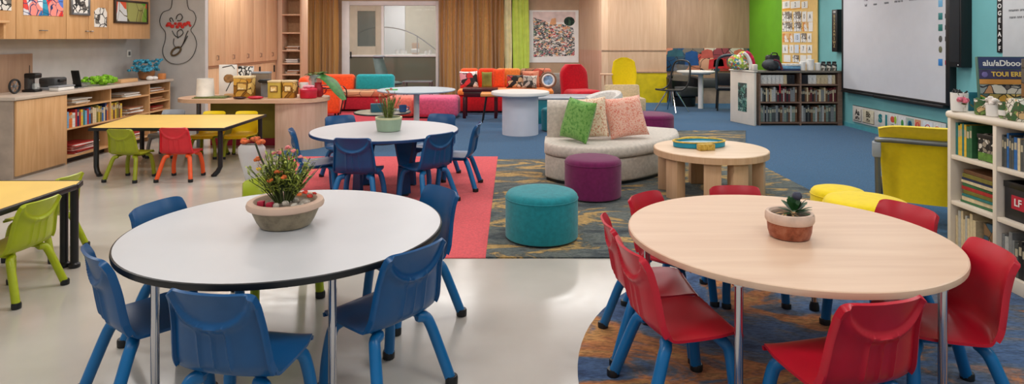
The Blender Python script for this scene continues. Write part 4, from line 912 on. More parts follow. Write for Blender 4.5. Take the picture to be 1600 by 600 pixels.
# small round black-edged table with things
t = thing('side_table', 'small round glass-like table with black rim behind the grass pot', 'table', (-1.86, 9.1, .004))
MB().lathe([(.385,.43),(.395,.445),(.39,.45)], n=56).obj('tabletop', plain('beige_gloss', (196,190,170), .12, var=.12, vs=4), t); MB().tube([(.395*cos(2*pi*i/56), .395*sin(2*pi*i/56), .442) for i in range(56)], .012, 6, True).obj('edge_band', BLACK, t); MB().tube([(0,0,.02),(0,0,.43)], .03).obj('pillar', BLACK, t); MB().lathe([(.2,0),(.2,.012),(.05,.03)], n=28).obj('base', BLACK, t)
solo('teal_box', MB().b2(-.09, .09, -.06, .06, 0, .12, .008), plain('dark_teal_box', (26,84,104), .5), 'dark teal box on the small black-rimmed table', 'box', (-1.93, 9.07, .455), R(20))
t = thing('blue_cup', 'navy blue cup at the right of the small black-rimmed table', 'cup', (-1.56, 9.05, .455)); MB().lathe([(.04,0),(.052,.008),(.055,.1),(.048,.1),(.045,.012)], n=24).obj('cup', plain('navy_glaze', (34,72,118), .35), t); MB().tube(crom([(.053,0,.08),(.085,0,.07),(.085,0,.035),(.053,0,.025)]), .006, 6).obj('handle', plain('navy_glaze', (34,72,118)), t)
solo('grey_folder', MB().b2(-.13, .13, -.09, .09, 0, .02, .004), GREYP, 'grey folder lying between the teal box and navy cup', 'folder', (-1.66, 9.26, .455), 0)
# patchwork sofa
t = thing('lounge_sofa', 'orange patchwork sofa with red base behind the white pedestal table', 'sofa', (-.12, 13.2, .004))
MB().b2(-1.0, .98, -.45, .5, .03, .36, .04).obj('base', FAB('bright_red_fabric', (214,30,40)), t)
MB().b2(-.98, .96, -.5, .22, .36, .47, .045).obj('seat', LORF, t)
for x0, x1, m in ((-.98, -.60, ORAF), (-.60, -.22, FAB('red_orange_fabric', (238,72,36))), (-.22, .30, LORF), (.30, .96, prt('patchwork_back', [(206,120,90), (150,100,70), (226,190,160), (170,130,100), (190,80,60)], 5, (80,60,50), .03))):
    MB().box(((x0+x1)/2, .36, .64), (x1-x0, .22, .44), .06, 3, Matrix.Rotation(R(-8), 3, 'X')).obj('backrest', m, t)
pat2 = prt('zigzag_patch', [(226,214,196), (40,38,40), (190,60,60), (206,170,130), (90,90,80)], 9, (30,30,30), .04)
zs = .478
pillow(.40, .36, .14, prt('striped_floral', [(230,222,214), (206,50,56), (226,160,170), (40,40,40), (236,232,226)], 7, (60,50,50), .03), 'white and red floral pillow at left end of patchwork sofa', (-.88, 13.12, zs), R(20), R(-16))
pillow(.22, .34, .14, plain('olive_velvet', (128,128,58), .9, var=.15, bump=.2), 'upright olive green pillow on the patchwork sofa', (-.52, 13.16, zs), R(5), R(-12))
pillow(.26, .40, .10, FAB('deep_orange_fabric', (240,84,40)), 'deep orange pillow beside the olive pillow on patchwork sofa', (-.28, 13.28, zs), 0, R(-10))
pillow(.36, .28, .13, pat2, 'black and white zigzag pillow in the middle of patchwork sofa', (.06, 13.14, zs), R(-4), R(-14))
pillow(.36, .36, .13, prt('brick_pillow', [(206,126,96), (196,110,84), (226,150,120), (214,140,110)], 8), 'brick pink pillow right of the zigzag pillow on patchwork sofa', (.40, 13.24, zs), R(6), R(-12))
pillow(.30, .28, .12, prt('grey_patch_pillow', [(130,130,124), (176,170,160), (60,60,58), (210,200,186)], 9, (40,40,40), .04), 'grey patterned pillow in front of the brick pink pillow', (.36, 13.0, zs), R(-10), R(-18))
t = thing('round_clock', 'round white-rimmed blue disc propped at right end of patchwork sofa', 'clock', (.74, 12.98, zs+.175))
MB().tube([(.15*cos(a), 0, .15*sin(a)) for a in [2*pi*i/36 for i in range(36)]], .024, 8, True).obj('rim', plain('brown_rim', (136,96,70), .5), t)
mb = MB().lathe([(.14,0),(.14,.03)], n=36); mb.v = [(x, -z+.015, y) for x, y, z in mb.v]; mb.obj('face', plain('blue_face', (120,150,180), .4, var=.4, vs=10), t)
mb = MB().tube([(.115*cos(a), -.02, .115*sin(a)) for a in [2*pi*i/36 for i in range(36)]], .02, 6, True); mb.obj('white_ring', PORC, t)
# maroon side table and wood table
MARO = plain('maroon_lacquer', (70,14,22), .3)
t = thing('side_table', 'maroon lacquered side table in front of the patchwork sofa', 'table', (-.60, 12.1, .004))
MB().b2(-.33, .33, -.22, .22, .50, .56, .008).obj('tabletop', MARO, t); MB().b2(-.31, .31, -.20, .2, .40, .50, .004).obj('apron', MARO, t)
for sx in (-1, 1):
    for sy in (-1, 1): MB().b2(sx*.295-.03, sx*.295+.03, sy*.19-.03, sy*.19+.03, 0, .40, .005).obj('leg', MARO, t)
t = thing('coffee_table', 'low orange wood table left of the white pedestal table', 'table', (-.26, 11.45, .004))
MB().b2(-.3, .3, -.22, .22, .47, .52, .006).obj('tabletop', plain('orange_wood', (224,150,80), .4, var=.06), t)
for sx in (-1, 1):
    for sy in (-1, 1): MB().tube([(sx*.2, sy*.18, .47), (sx*.27, sy*.2, 0)], .014, 8).obj('leg', BLACK, t)
# white pedestal table
t = thing('pedestal_table', 'white round table on a thick white drum base', 'table', (.13, 9.98, .004))
MB().lathe([(.42,.61),(.455,.625),(.46,.655),(.452,.67)], n=64).obj('tabletop', WHITE, t); MB().loft([[(rx*cos(2*pi*i/48), rx*sin(2*pi*i/48), z) for i in range(48)] for rx, z in [(.285,0),(.285,.61)]]).obj('drum_base', plain('drum_white', (208,210,220), .5, var=.01), t)
# teal platform with grey top, red chair, grey slab
t = thing('platform_bench', 'low teal bench with a grey top behind the drum table', 'bench', (.98, 11.5, .004))
MB().b2(-.56, .56, -.36, .36, 0, .42, .01).obj('body', plain('teal_laminate', (22,128,140), .5), t); MB().b2(-.58, .58, -.38, .38, .42, .46, .01).obj('top', plain('grey_top', (160,166,174), .45), t)
t = thing('lounge_chair', 'bright red upholstered lounge chair behind the teal bench', 'armchair', (1.40, 13.0, .004), R(24))
MB().b2(-.30, .30, -.42, .24, .14, .46, .09, 4).obj('seat', REDF, t)
mb = MB(); out = []
for i in range(11):
    f_ = i/10; z = .16+.80*f_; w_ = .31 if f_ < .72 else .31*sqrt(max(.02, 1-((f_-.72)/.285)**2*.75)); y_ = .20+.10*f_
    out.append([(w_*math.copysign(abs(cos(2*pi*k/24))**.5, cos(2*pi*k/24)), y_+.11*math.copysign(abs(sin(2*pi*k/24))**.6, sin(2*pi*k/24)), z) for k in range(24)])
mb.loft(out).obj('backrest', REDF, t)
MB().b2(-.26, .26, -.36, .24, 0, .14, .01).obj('base', BLACK, t)
t = thing('grey_screen', 'grey upholstered low screen left of the red lounge chair', 'screen', (.95, 13.95, .004)); MB().box((0, 0, .38), (.36, .1, .72), .03, M=Matrix.Rotation(R(-8), 3, 'X')).obj('panel', FAB('stone_grey_fabric', (150,146,138)), t); MB().b2(-.2, .2, -.16, .16, 0, .05, .01).obj('foot', STEEL, t)
# pale tub seat, tan cushion, yellow chair
t = thing('tub_chair', 'pale grey tub chair in front of the yellow egg chair', 'armchair', (1.50, 10.66, .004), R(-60))
MB().b2(-.28, .28, -.3, .26, .1, .40, .08, 4).obj('seat', LGF, t); br = []
for i in range(13):
    a = R(195-210*i/12); h = .50+.12*sin(pi*i/12); c_, s_ = cos(a), sin(a)
    br.append([(.22*c_, .2*s_, .2), (.34*c_, .33*s_, .12), (.36*c_, .36*s_, h-.05), (.33*c_, .33*s_, h), (.25*c_, .25*s_, h-.03), (.22*c_, .2*s_, .42)])
MB().loft(br).obj('backrest', LGF, t); MB().lathe([(.25,0),(.25,.1)], n=28).obj('base', STEEL, t)
t = thing('bench_seat', 'tan folded bench seat beside the yellow egg chair', 'bench', (2.12, 11.9, .004), R(6)); MB().b2(-.34, .34, -.24, .24, .1, .40, .04).obj('seat', TANF, t); MB().box((0, .2, .48), (.68, .12, .28), .04, M=Matrix.Rotation(R(-14), 3, 'X')).obj('backrest', TANF, t); MB().b2(-.3, .3, -.2, .2, 0, .1).obj('base', BLACK, t)
t = thing('egg_chair', 'yellow high-backed egg chair against the panelled wall', 'chair', (2.34, 13.2, .004), R(-8))
br = []
for i in range(15):
    f_ = i/14; z = .42+.68*f_; w_ = .20+.06*sin(pi*min(1, f_*1.05)) if f_ < .8 else .26*sqrt(max(.03, 1-((f_-.72)/.29)**2)); y_ = .16+.14*f_
    br.append([(w_*cos(2*pi*k/18), y_+.045*sin(2*pi*k/18)-.09*abs(cos(2*pi*k/18))**2, z) for k in range(18)])
MB().loft(br).obj('backrest', YELF, t); MB().blob((0, -.06, .42), (.30, .28, .085), 10).obj('seat', YELF, t)
MB().tube([(0,0,.03),(0,0,.36)], .03).lathe([(.22,0),(.22,.015),(.05,.03)], n=28).obj('pedestal', STEEL, t)
MB().b2(-.50, -.24, -.2, .06, .74, .77, .008).obj('side_arm', PALEW, t); MB().tube([(-.4, -.05, .74), (-.4, -.05, .02)], .014, 8).obj('arm_post', PALEW, t)
# ================================================================ RIGHT BACK CORNER
MUR = prt('mural_collage', [(60,90,110), (196,80,70), (214,140,110), (40,60,84), (120,110,100), (226,170,140), (36,80,120), (150,70,80), (206,196,180)], 3.2, (50,44,44), .02, 4)
t = thing('mural_strip', 'long multicoloured collage strip on the taupe panel wall', 'mural', (4.68, 15.297, .72), 0); MB().b2(-1.03, 1.03, -.03, -.001, 0, .55, .004).obj('collage', MUR, t)
random.seed(21)
for x, z, w, h, c in [(-.35,.12,.34,.34,(30,80,140)), (.28,.05,.46,.24,(206,44,52)), (.30,.10,.26,.18,(236,170,50)), (.02,.3,.3,.2,(190,90,80)), (.8,.2,.3,.3,(214,120,90)), (-.75,.34,.4,.16,(50,96,110))]:
    MB().prism([(x-w/2, z), (x+w/2, z+.02), (x+w/2-.03, z+h), (x, z+h+.03), (x-w/2+.02, z+h-.02)], 0, .001).obj('tmp', plain('collage_%d_%d_%d' % c, c, .7, var=.1), t)
for o in t.children:
    if o.name.startswith('tmp'):
        for v_ in o.data.vertices: v_.co = (v_.co.x, -.0305-v_.co.z, v_.co.y)
        o.name = 'collage_patch'
t = thing('cafe_table', 'small round white table on a single white leg by the mural', 'table', (3.95, 13.6, .004))
MB().lathe([(.37,.76),(.40,.775),(.405,.795),(.398,.805)], n=56).obj('tabletop', WHITE, t); MB().tube([(.1,0,.0),(.1,0,.76)], .055, 16).obj('pillar', WHITE, t); MB().b2(-.3, .3, -.02, .02, .72, .76).obj('cross_bar', WHITE, t)
t = thing('wire_chair', 'black wire-loop chair with splayed chrome legs left of the white cafe table', 'chair', (3.27, 12.98, .004), R(-55))
MB().tube(crom([(-.2,-.25,.46), (-.24,.0,.45), (-.24,.2,.55), (-.24,.28,.80), (-.18,.32,1.0), (0,.33,1.05), (.18,.32,1.0), (.24,.28,.80), (.24,.2,.55), (.24,0,.45), (.2,-.25,.46), (0,-.3,.46), (-.2,-.25,.46)], 4), .018, 8).obj('frame', BLACK, t)
MB().grid(lambda a, b_: (-.21+.42*a, -.24+.46*b_, .45+.012*sin(pi*a)), 8, 8).grid(lambda a, b_: (-.2+.4*a, .26+.06*b_+.02*sin(pi*a), .62+.34*b_), 8, 8).obj('clear_shell', glass('tinted_plastic', (180,170,150), .1, .3), t)
for a in (35, 145, 215, 325): MB().tube([(.08*cos(R(a)), .08*sin(R(a)), .44), (.34*cos(R(a)), .34*sin(R(a)), .012)], .013, 8).obj('leg', CHROME, t)
MB().tube([(0,0,.1),(0,0,.44)], .022).obj('pillar', CHROME, t)
t = thing('tub_chair', 'black-framed low tub chair in front of the white cafe table', 'armchair', (3.84, 14.15, .004), R(15))
br = []
for i in range(15):
    a = R(200-220*i/14); c_, s_ = cos(a), sin(a); h = .62+.06*sin(pi*i/14)
    br.append([(.30*c_, .28*s_, .2), (.37*c_, .35*s_, .2), (.39*c_, .37*s_, h-.03), (.36*c_, .34*s_, h), (.31*c_, .29*s_, h-.03)])
MB().loft(br).obj('backrest', BLACK, t); MB().b2(-.28, .28, -.3, .24, .22, .42, .07, 3).obj('seat', plain('charcoal_fabric', (70,72,72), .8), t); MB().lathe([(.24,0),(.26,.2)], n=28).obj('base', BLACK, t)
t = thing('desk_chair', 'black high-backed chair right of the white cafe table', 'chair', (4.55, 13.3, .004), R(165))
MB().b2(-.26, .26, -.26, .26, .42, .50, .03, 3).obj('seat', BLACK, t)
MB().tube(crom([(-.25,.25,.45), (-.26,.27,.8), (-.22,.29,1.08), (0,.30,1.16), (.22,.29,1.08), (.26,.27,.8), (.25,.25,.45)], 4), .028, 8).obj('back_frame', plain('slate_frame', (52,62,70), .5), t); MB().box((0, .27, .66), (.46, .03, .26), .012).obj('backrest', BLACK, t)
for sx in (-1, 1):
    for sy in (-1, 1): MB().tube([(sx*.22, sy*.22, .43), (sx*.24, sy*.24, 0)], .016, 8).obj('leg', BLACK, t)
t = thing('storage_bench', 'dark upholstered bench against the wall under the mural', 'bench', (4.55, 14.85, .004)); MB().b2(-.75, .9, -.25, .3, .36, .56, .03).obj('cushion', plain('charcoal_fabric', (70,72,72)), t); MB().b2(-.72, .87, -.22, .3, 0, .36).obj('base', plain('pinkish_panel', (186,160,142), .6), t)

# grey-brown bookcase against the right wall
BX0, BX1, BY = 4.26, 5.70, 10.93
t = thing('low_bookcase', 'grey-brown two-bay bookcase filled with books below the yellow board', 'bookcase', (4.98, BY, .004))
hw = .72
MB().b2(-hw, hw, .34, .36, .03, .90).obj('back_panel', plain('dark_back', (70,56,48), .7), t)
for x in (-hw+.015, 0, hw-.045): MB().b2(x-.015 if x < .5 else x-.03, x+.015 if x < .5 else x+.045, .0, .34, 0, .905).obj('upright', OAKG, t)
MB().b2(-hw-.02, hw+.02, -.02, .38, .907, .94, .006).obj('top_board', wood('bookcase_top', (96,90,80), (124,116,104), 'x'), t)
for a, bb in ((-hw+.031, -.016), (.016, hw-.077)):
    for z in (.045, .395, .70): MB().b2(a, bb, 0, .34, z-.012, z+.012).obj('shelf_board', OAKG, t)
cg = ['grey', 'dark grey', 'grey green', 'pale grey', 'black', 'grey green', 'brown', 'grey', 'cream', 'navy']
random.seed(31)
for bi, (a, bb, nm) in enumerate(((BX0+.036, 4.958, 'left bay'), (5.004, BX1-.09, 'right bay'))):
    bookrow(a, bb, lambda s: (s, BY+.03), 0, .065, .24, .295, .022, .042, .2, ['grey green', 'grey', 'pale grey', 'dark grey', 'grey green', 'black', 'brown'], f'bottom shelf, {nm} of grey-brown bookcase', f'books on the bottom shelf, {nm} of the bookcase')
    bookrow(a, bb, lambda s: (s, BY+.03), 0, .415, .19, .25, .02, .036, .19, ['grey', 'pale grey', 'dark grey', 'brown', 'black', 'cream', 'grey', 'maroon'], f'middle shelf, {nm} of grey-brown bookcase', f'books on the middle shelf, {nm} of the bookcase')
    s = a+.125; k = 0
    while s < bb-.005:
        w = random.uniform(.055, .085)
        o = book(random.choice(['white', 'white', 'black', 'cream', 'white']), .02, .155, .12, (s, BY+.05, .72), R(62), f'{ORD[k]} slanted magazine from the left, top shelf, {nm} of grey-brown bookcase', 'magazine', f'magazines on the top shelf, {nm} of the bookcase', name='magazine')
        o.rotation_euler = (R(-2), R(-9), R(66)); s += w; k += 1
solo('red_ribbon', MB().b2(-.012, .012, -.003, 0, 0, .16), plain('red_ribbon', (190,30,40), .6), 'thin red ribbon hanging in front of middle-shelf books of the bookcase', 'ribbon', (4.62, BY-.002, .56))
t = thing('end_display', 'white display stand with a green picture panel left of the bookcase', 'stand', (4.08, 11.18, .004), R(-74))
MB().b2(-.34, .34, -.03, .02, 0, .92, .012).obj('body', OFFW, t); MB().b2(-.36, .36, -.05, .03, .921, .945, .01).obj('top', OFFW, t)
MB().b2(-.10, .14, -.036, -.029, .22, .72, .002).obj('picture_panel', prt('green_panel', [(90,140,124), (60,100,96), (150,186,170), (70,84,80), (110,150,140)], 14, (44,56,54), .06, 16), t)
MB().b2(.29, .36, -.05, .03, .946, 1.06, .012).obj('raised_end', OFFW, t)
t = thing('cloth_bag', 'heap of bright patterned cloth on top of the white display stand', 'bag', (4.05, 11.21, .957))
mb = MB(); mb.blob((-.08, .0, .13), (.15, .1, .14), 10).blob((.06, .02, .16), (.13, .1, .17), 10).blob((.0, -.03, .1), (.16, .08, .11), 8); mb.obj('cloth', prt('bright_cloth', [(190,206,80), (226,220,200), (90,150,160), (214,120,90), (150,180,90), (236,228,214)], 26, (90,90,70), .03), t)
mb = MB(); mb.tube(crom([(.06,-.07,.31), (.14,-.08,.25), (.19,-.08,.12), (.2,-.06,.0)], 4), .035, 8); mb.obj('red_strap', plain('red_white_strap', (196,30,70), .6, var=.3, vs=14), t)
mb = MB(); mb.tube(crom([(.02,-.09,.3), (.08,-.10,.24), (.13,-.11,.12), (.13,-.1,.0)], 4), .028, 8); mb.obj('white_strap', plain('white_strap', (228,224,220), .6), t)
ZB = .945
t = thing('backpack', 'dark grey rounded backpack on the left end of bookcase top', 'backpack', (4.50, 11.03, ZB)); MB().blob((0,0,.10), (.15,.1,.10), 10).obj('body', plain('charcoal_nylon', (58,62,66), .6, var=.1), t); MB().tube(crom([(.02,-.09,.19), (.11,-.1,.16), (.165,-.09,.02)]), .018, 6).obj('strap', plain('maroon_strap', (110,40,50), .6), t); MB().b2(-.08, .04, -.11, -.08, .02, .08, .01).obj('pocket', BLACK, t)
t = thing('duffel_bag', 'small black duffel bag behind the grey backpack on bookcase top', 'bag', (4.62, 11.24, ZB)); MB().b2(-.12, .12, -.07, .07, .0, .27, .05, 3).obj('body', BLACK, t); MB().tube(crom([(-.06,-.07,.25), (-.04,-.08,.3), (.04,-.08,.3), (.06,-.07,.25)]), .01, 6).obj('handle', BLACK, t)
for k, (c, h) in enumerate((('navy', .03), ('light blue', .05), ('white', .04))):
    z = ZB+[0, .032, .084][k]
    solo('flat_book', MB().b2(-.17, .17, -.1, .1, 0, h-.002, .004), plain('cover_'+c, BOOKC[c]), ['bottom navy book', 'middle light blue book', 'top white book'][k]+' in the flat pile on bookcase top', 'book', (4.84, 11.1, z), R([0, 3, -4][k]), 'flat pile on the bookcase top')
for k, (x, r, h, m) in enumerate([(5.07,.05,.14,PORC), (5.205,.06,.18,PORC), (5.335,.045,.12,PORC)]):
    q = thing('white_cup', ['short white cup left on the bookcase top', 'tall white cup in the middle of the bookcase top', 'narrow white cup right of the tall cup on bookcase top'][k], 'cup', (x, 11.06, ZB)); MB().lathe([(r*.8,0),(r,.01),(r*1.1,h),(r*.95,h),(r*.85,.015)], n=20).obj('cup', m, q); MB().lathe([(r*1.12,h),(r*1.12,h+.012),(r*.6,h+.02)], n=20).obj('lid', PORC, q)
for k, x in enumerate((5.43, 5.525, 5.62)):
    q = thing('patterned_jar', ['black and white patterned jar left of two on bookcase top', 'black and white patterned jar between two others on bookcase top', 'black and white patterned jar nearest the teal wall on bookcase top'][k], 'jar', (x, 11.05, ZB)); MB().lathe([(.035,0),(.042,.01),(.042,.11),(.03,.13)], n=20).obj('jar', prt('bw_jar', [(30,30,32), (210,206,196), (110,104,96), (40,44,46)], 30), q); MB().lathe([(.034,.13),(.034,.155),(.02,.16)], n=20).obj('lid', BLACK, q)

# yellow pin board with papers on the right wall
def ry(px): return F*XR/(px-800)
def rz_(py, Y): return H-(py-60)*Y/F
t = thing('pin_board', 'tall yellow pin board covered with papers on the right wall', 'board', (XR-.023, (13.4+11.85)/2, .72), -pi/2); hwid_ = (13.4-11.85)/2
MB().b2(-hwid_, hwid_, -.02, 0, 0, 2.2, .003).obj('board', plain('yellow_board', (232,196,124), .8, var=.03), t)
for i, z in enumerate((.30, .62, 1.02, 1.42)): MB().b2(-hwid_+.03, hwid_-.35, -.0225, -.02, z-.05, z-.01).obj('ochre_band', plain('ochre_band', (222,160,50), .7), t)
def pins(px0, px1, py0, py1, m, label, i):
    Y0, Y1 = ry(px0), ry(px1); Ym = (Y0+Y1)/2; z1, z0 = rz_(py0, Ym), rz_(py1, Ym)
    o = solo('pinned_paper', MB().b2(-(Y0-Y1)/2+.006, (Y0-Y1)/2-.006, -.003, 0, 0, z1-z0), m, label, 'paper', (XR-.0458, Ym, z0), -pi/2, 'papers pinned on the yellow board'); return o
def mark(o, s, size, m=BLACK):
    text('lettering', s, size, m, o, (0, -.004, (o.dimensions.z or .2)*.5))
INKP = prt('sketched_paper', [(238,236,230), (232,230,224), (238,236,230), (150,140,130)], 13, (60,56,52), .045, 8)
ORP = prt('orange_sketch', [(238,232,222), (226,150,80), (238,232,222), (230,190,140)], 11, (150,110,80), .02, 8); BLP = plain('pale_blue_paper', (214,224,236), .8, var=.02)
rows = [('top row', 2, 13, [(1226,1238,PAPER,'10'), (1239,1254,PAPER,'2'), (1256,1266,PAPER,'3')]),
        ('second row', 18, 34, [(1226,1241,INKP,''), (1243,1256,INKP,''), (1257,1264,PAPER,'0'), (1265,1274,PAPER,'A')]),
        ('third row', 34.5, 49, [(1226,1242,INKP,''), (1244,1256,INKP,''), (1258,1266,ORP,''), (1267,1274,PAPER,'')]),
        ('fourth row', 52, 66, [(1226,1236,ORP,''), (1237,1243,ORP,''), (1244,1254,BLP,'13'), (1255,1264,INKP,''), (1265,1272,PAPER,'4')]),
        ('fifth row', 70, 83, [(1226,1235,PAPER,'6'), (1237,1244,PAPER,'1'), (1245,1252,BLP,''), (1254,1264,PAPER,'7'), (1265,1273,PAPER,'A')]),
        ('bottom row', 86, 97, [(1228,1239,PAPER,''), (1242,1252,INKP,''), (1254,1264,PAPER,''), (1265,1272,PAPER,'')])]
for rn, y0, y1, cs in rows:
    for i, (a, bb, m, s) in enumerate(cs):
        o = pins(a, bb, y0+random.uniform(-.2,.2), y1+random.uniform(-.2,.2), m, f'{ORD[i]} paper from the left in the {rn} of the yellow board', i)
        if s: mark(o, s, .13)

# whiteboard
WY0, WY1 = ry(1324), ry(1488); WC = (WY0+WY1)/2; WW = WY0-WY1
t = thing('whiteboard', 'large wall-mounted interactive whiteboard with black frame', 'whiteboard', (XR, WC, .66), -pi/2)
MB().b2(-WW/2, WW/2, -.07, -.012, 0, 2.0).obj('screen', plain('board_white', (206,207,212), .3, var=.01), t)
f_ = MB(); f_.b2(-WW/2-.03, -WW/2, -.085, 0, -.03, 2.03, .004); f_.b2(WW/2, WW/2+.08, -.09, 0, -.03, 2.03, .004); f_.b2(-WW/2, WW/2, -.085, 0, 2.0, 2.03, .004); f_.b2(-WW/2, WW/2, -.085, 0, -.03, 0, .004); f_.b2(-WW/2, WW/2, -.012, 0, 0, 2.0)
f_.obj('frame', BLACK, t)
MB().b2(-WW/2+.02, -WW*.12, -.12, -.03, -.065, -.031, .006).b2(-WW*.11, WW/2, -.13, -.03, -.075, -.031, .006).obj('pen_tray', BLACK, t)
GRT = plain('grey_ink', (90,90,94), .6)
zz = 1.42
for s, x in (('MIS', -.60), ('1881', -.33), ('FOF', -.04), ('FLUFUR.', .26), ('IATATUUS', .66), ('HUUNAE', .98)): text('written_line', s, .12, GRT, t, (x, -.0715, zz+.075+.02*x), sx=.62)
for s, x in (('hall', -.60), ('nnnn', -.34), ('nannn', -.04), ('nne nur m', .26), ('nnennnan nne', .64), ('- nnenn nen', .98)): text('written_line', s, .06, GRT, t, (x, -.0715, zz-.03+.02*x), sx=.8)
for i, (z, c) in enumerate(((1.31, (110,170,206)), (1.14, (28,120,120)), (.99, (28,120,110)), (.84, (84,84,80)), (.70, (110,110,80)), (.53, (40,130,200)))):
    mb = MB()
    if i in (3, 4): mb.blob((1.17, -.072, z), (.035, .003, .045), 8)
    else: mb.b2(1.13, 1.21, -.074, -.070, z-.045, z+.045, .002)
    mb.obj('screen_icon', plain('icon_%d' % i, c, .5), t)
    if i in (1, 2, 3, 5): MB().b2(1.26, 1.285, -.073, -.070, z-.03, z+.03).obj('screen_icon', plain('icon_small_%d' % i, (196,50,90) if i == 5 else (60,60,64), .5), t)
t = thing('black_sign', 'narrow black vertical sign with gold lettering left of whiteboard', 'sign', (XR, ry(1312.5), .88), -pi/2)
YS = ry(1312.5); zt, zb = rz_(15, YS), rz_(81, YS); h_ = zt-zb; t.location.z = zb
MB().b2(-.09, .09, -.10, 0, 0, h_, .006).obj('panel', BLACK, t)
for i, ch in enumerate('BSXSAMSWZ'): text('gold_letter', ch, .075, plain('gold_ink', (190,170,120), .5), t, (0, -.1015, h_*.84-i*h_*.088), sx=1.3)
text('white_mark', 'HHI', .05, PORC, t, (0, -.1015, h_*.94))
YS = ry(1509)
t = thing('wall_speaker', 'tall black speaker box mounted right of the whiteboard', 'speaker', (XR, YS, rz_(105, YS)), -pi/2); MB().b2(-.11, .11, -.14, 0, 0, 1.2, .006).obj('cabinet', BLACK, t); MB().b2(-.09, .09, -.146, -.14, .06, 1.15, .003).obj('grille', plain('speaker_grille', (30,32,36), .8, bump=.3, bs=300), t); MB().blob((.07, -.147, .03), (.008,.004,.008), 6).obj('indicator', PORC, t)
# letter strip + second board
YA, YB = ry(1569), ry(1640)
t = thing('wall_chart', 'white wall chart at the right frame edge beside the letter strip', 'chart', (XR, (YA+YB)/2, 1.28), -pi/2); MB().b2(-(YA-YB)/2, (YA-YB)/2, -.02, 0, 0, 1.2, .003).obj('chart', plain('chart_white', (206,207,208), .6, var=.02), t)
for i, s in enumerate(('nnannn ann nan', 'nann nnn nnna')): text('written_line', s, .05, GRT, t, (-.06, -.0215, .55-i*.08))
YA, YB = ry(1559.5), ry(1568.5); z0 = rz_(82, YA)
t = thing('letter_strip', 'vertical black strip of white letters beside the wall chart', 'sign', (XR, (YA+YB)/2, z0), -pi/2); w_ = YA-YB
MB().b2(-w_/2, w_/2, -.015, 0, 0, 1.25, .002).obj('strip', BLACK, t)
for i, ch in enumerate('COOGELAPF'):
    z = .71-i*.083
    text('white_letter', ch, .075, PORC, t, (0, -.0165, z), sx=1.0, bold=.002)
# picture-card strip under the whiteboard
YA, YB = ry(1335), ry(1481); 
t = thing('card_strip', 'long pale card strip with picture cards under the whiteboard', 'frieze', (XR-.018, (YA+YB)/2, .12), -pi/2); w_ = YA-YB; zc0 = .115; t.location.z = .115
hh = .27
MB().b2(-w_/2, w_/2, -.012, 0, 0, hh, .002).obj('backing', plain('card_backing', (206,204,198), .7, var=.02), t); MB().b2(-w_/2, w_/2, -.0135, 0, hh, hh+.006).obj('top_edge', BLACK, t)
cards = [(1337,1349,[(206,198,186)],(30,30,30),'A'), (1351,1369,[(206,196,170)],(70,60,44),'B'), (1372,1391,[(206,204,196)],(20,120,124),'C'), (1393,1406,[(206,204,198)],(200,80,60),'12'), (1408,1419,[(206,206,204)],(60,140,60),'d'), (1420,1431,[(150,170,160)],(30,100,130),'E'), (1433,1442,[(206,140,100)],(206,60,60),'F'), (1446,1461,[(208,212,216)],(196,50,70),'G'), (1463,1474,[(210,208,204)],(206,110,70),'r')]
for i, (a, bb, pal, ink, ch) in enumerate(cards):
    y0, y1 = ry(a), ry(bb); x0 = (YA+YB)/2-y0; x1 = (YA+YB)/2-y1
    q = solo('picture_card', MB().b2(-(x1-x0)/2, (x1-x0)/2, -.004, 0, 0, .22, .001), plain('card_%d' % i, pal[0], .7, var=.06, vs=20), f'{ORD[i]} picture card from the left on the strip under the whiteboard', 'card', (XR-.0305, y0-(x1-x0)/2, zc0+.025), -pi/2, 'picture cards under the whiteboard')
    mi = plain('card_ink_%d' % i, ink, .6); cw = (x1-x0)
    if i < 2:
        text('letter', ch+ch.lower(), .13, mi, q, (0, -.0055, .14), sx=.9, bold=.004); text('letter', 'APD'[i:]+'c', .07, mi, q, (0, -.0055, .05), sx=.8, bold=.002)
        MB().b2(-cw/2, cw/2, -.005, -.003, 0, .008).b2(cw/2-.008, cw/2, -.005, -.003, 0, .2).obj('border_line', mi, q)
    elif i == 2: text('letter', 'S', .16, mi, q, (-.04, -.0055, .12), sx=1.2, bold=.012); MB().b2(cw/2-.07, cw/2-.02, -.005, -.003, .02, .2).obj('teal_bar', mi, q)
    elif i == 3: MB().blob((-.02,-.004,.15), (.055,.003,.05), 8).obj('red_fruit', mi, q); MB().blob((.05,-.005,.15), (.03,.003,.06), 8).obj('green_fruit', plain('card_green', (150,180,50), .6), q); text('letter', '12', .08, BLACK, q, (-.03, -.0055, .05))
    elif i == 4: MB().blob((0,-.004,.12), (.032,.003,.06), 8).obj('green_leaf', mi, q)
    elif i in (5, 6): MB().blob((0,-.004,.13), (.05,.003,.06), 8).obj('drawn_shape', mi, q); MB().blob((-.02,-.005,.05), (.03,.003,.03), 8).obj('red_shape', plain('card_red', (206,90,70), .6), q); text('letter', ch, .09, BLACK if i == 5 else plain('card_gold', (220,190,120)), q, (.01, -.009, .13))
    else: MB().tube([(.055*cos(k), -.004, .12+.06*sin(k)) for k in [2*pi*j/20 for j in range(20)]], .006, 5, True).obj('ring', mi, q); text('letter', ch, .08, mi, q, (0, -.0055, .12))

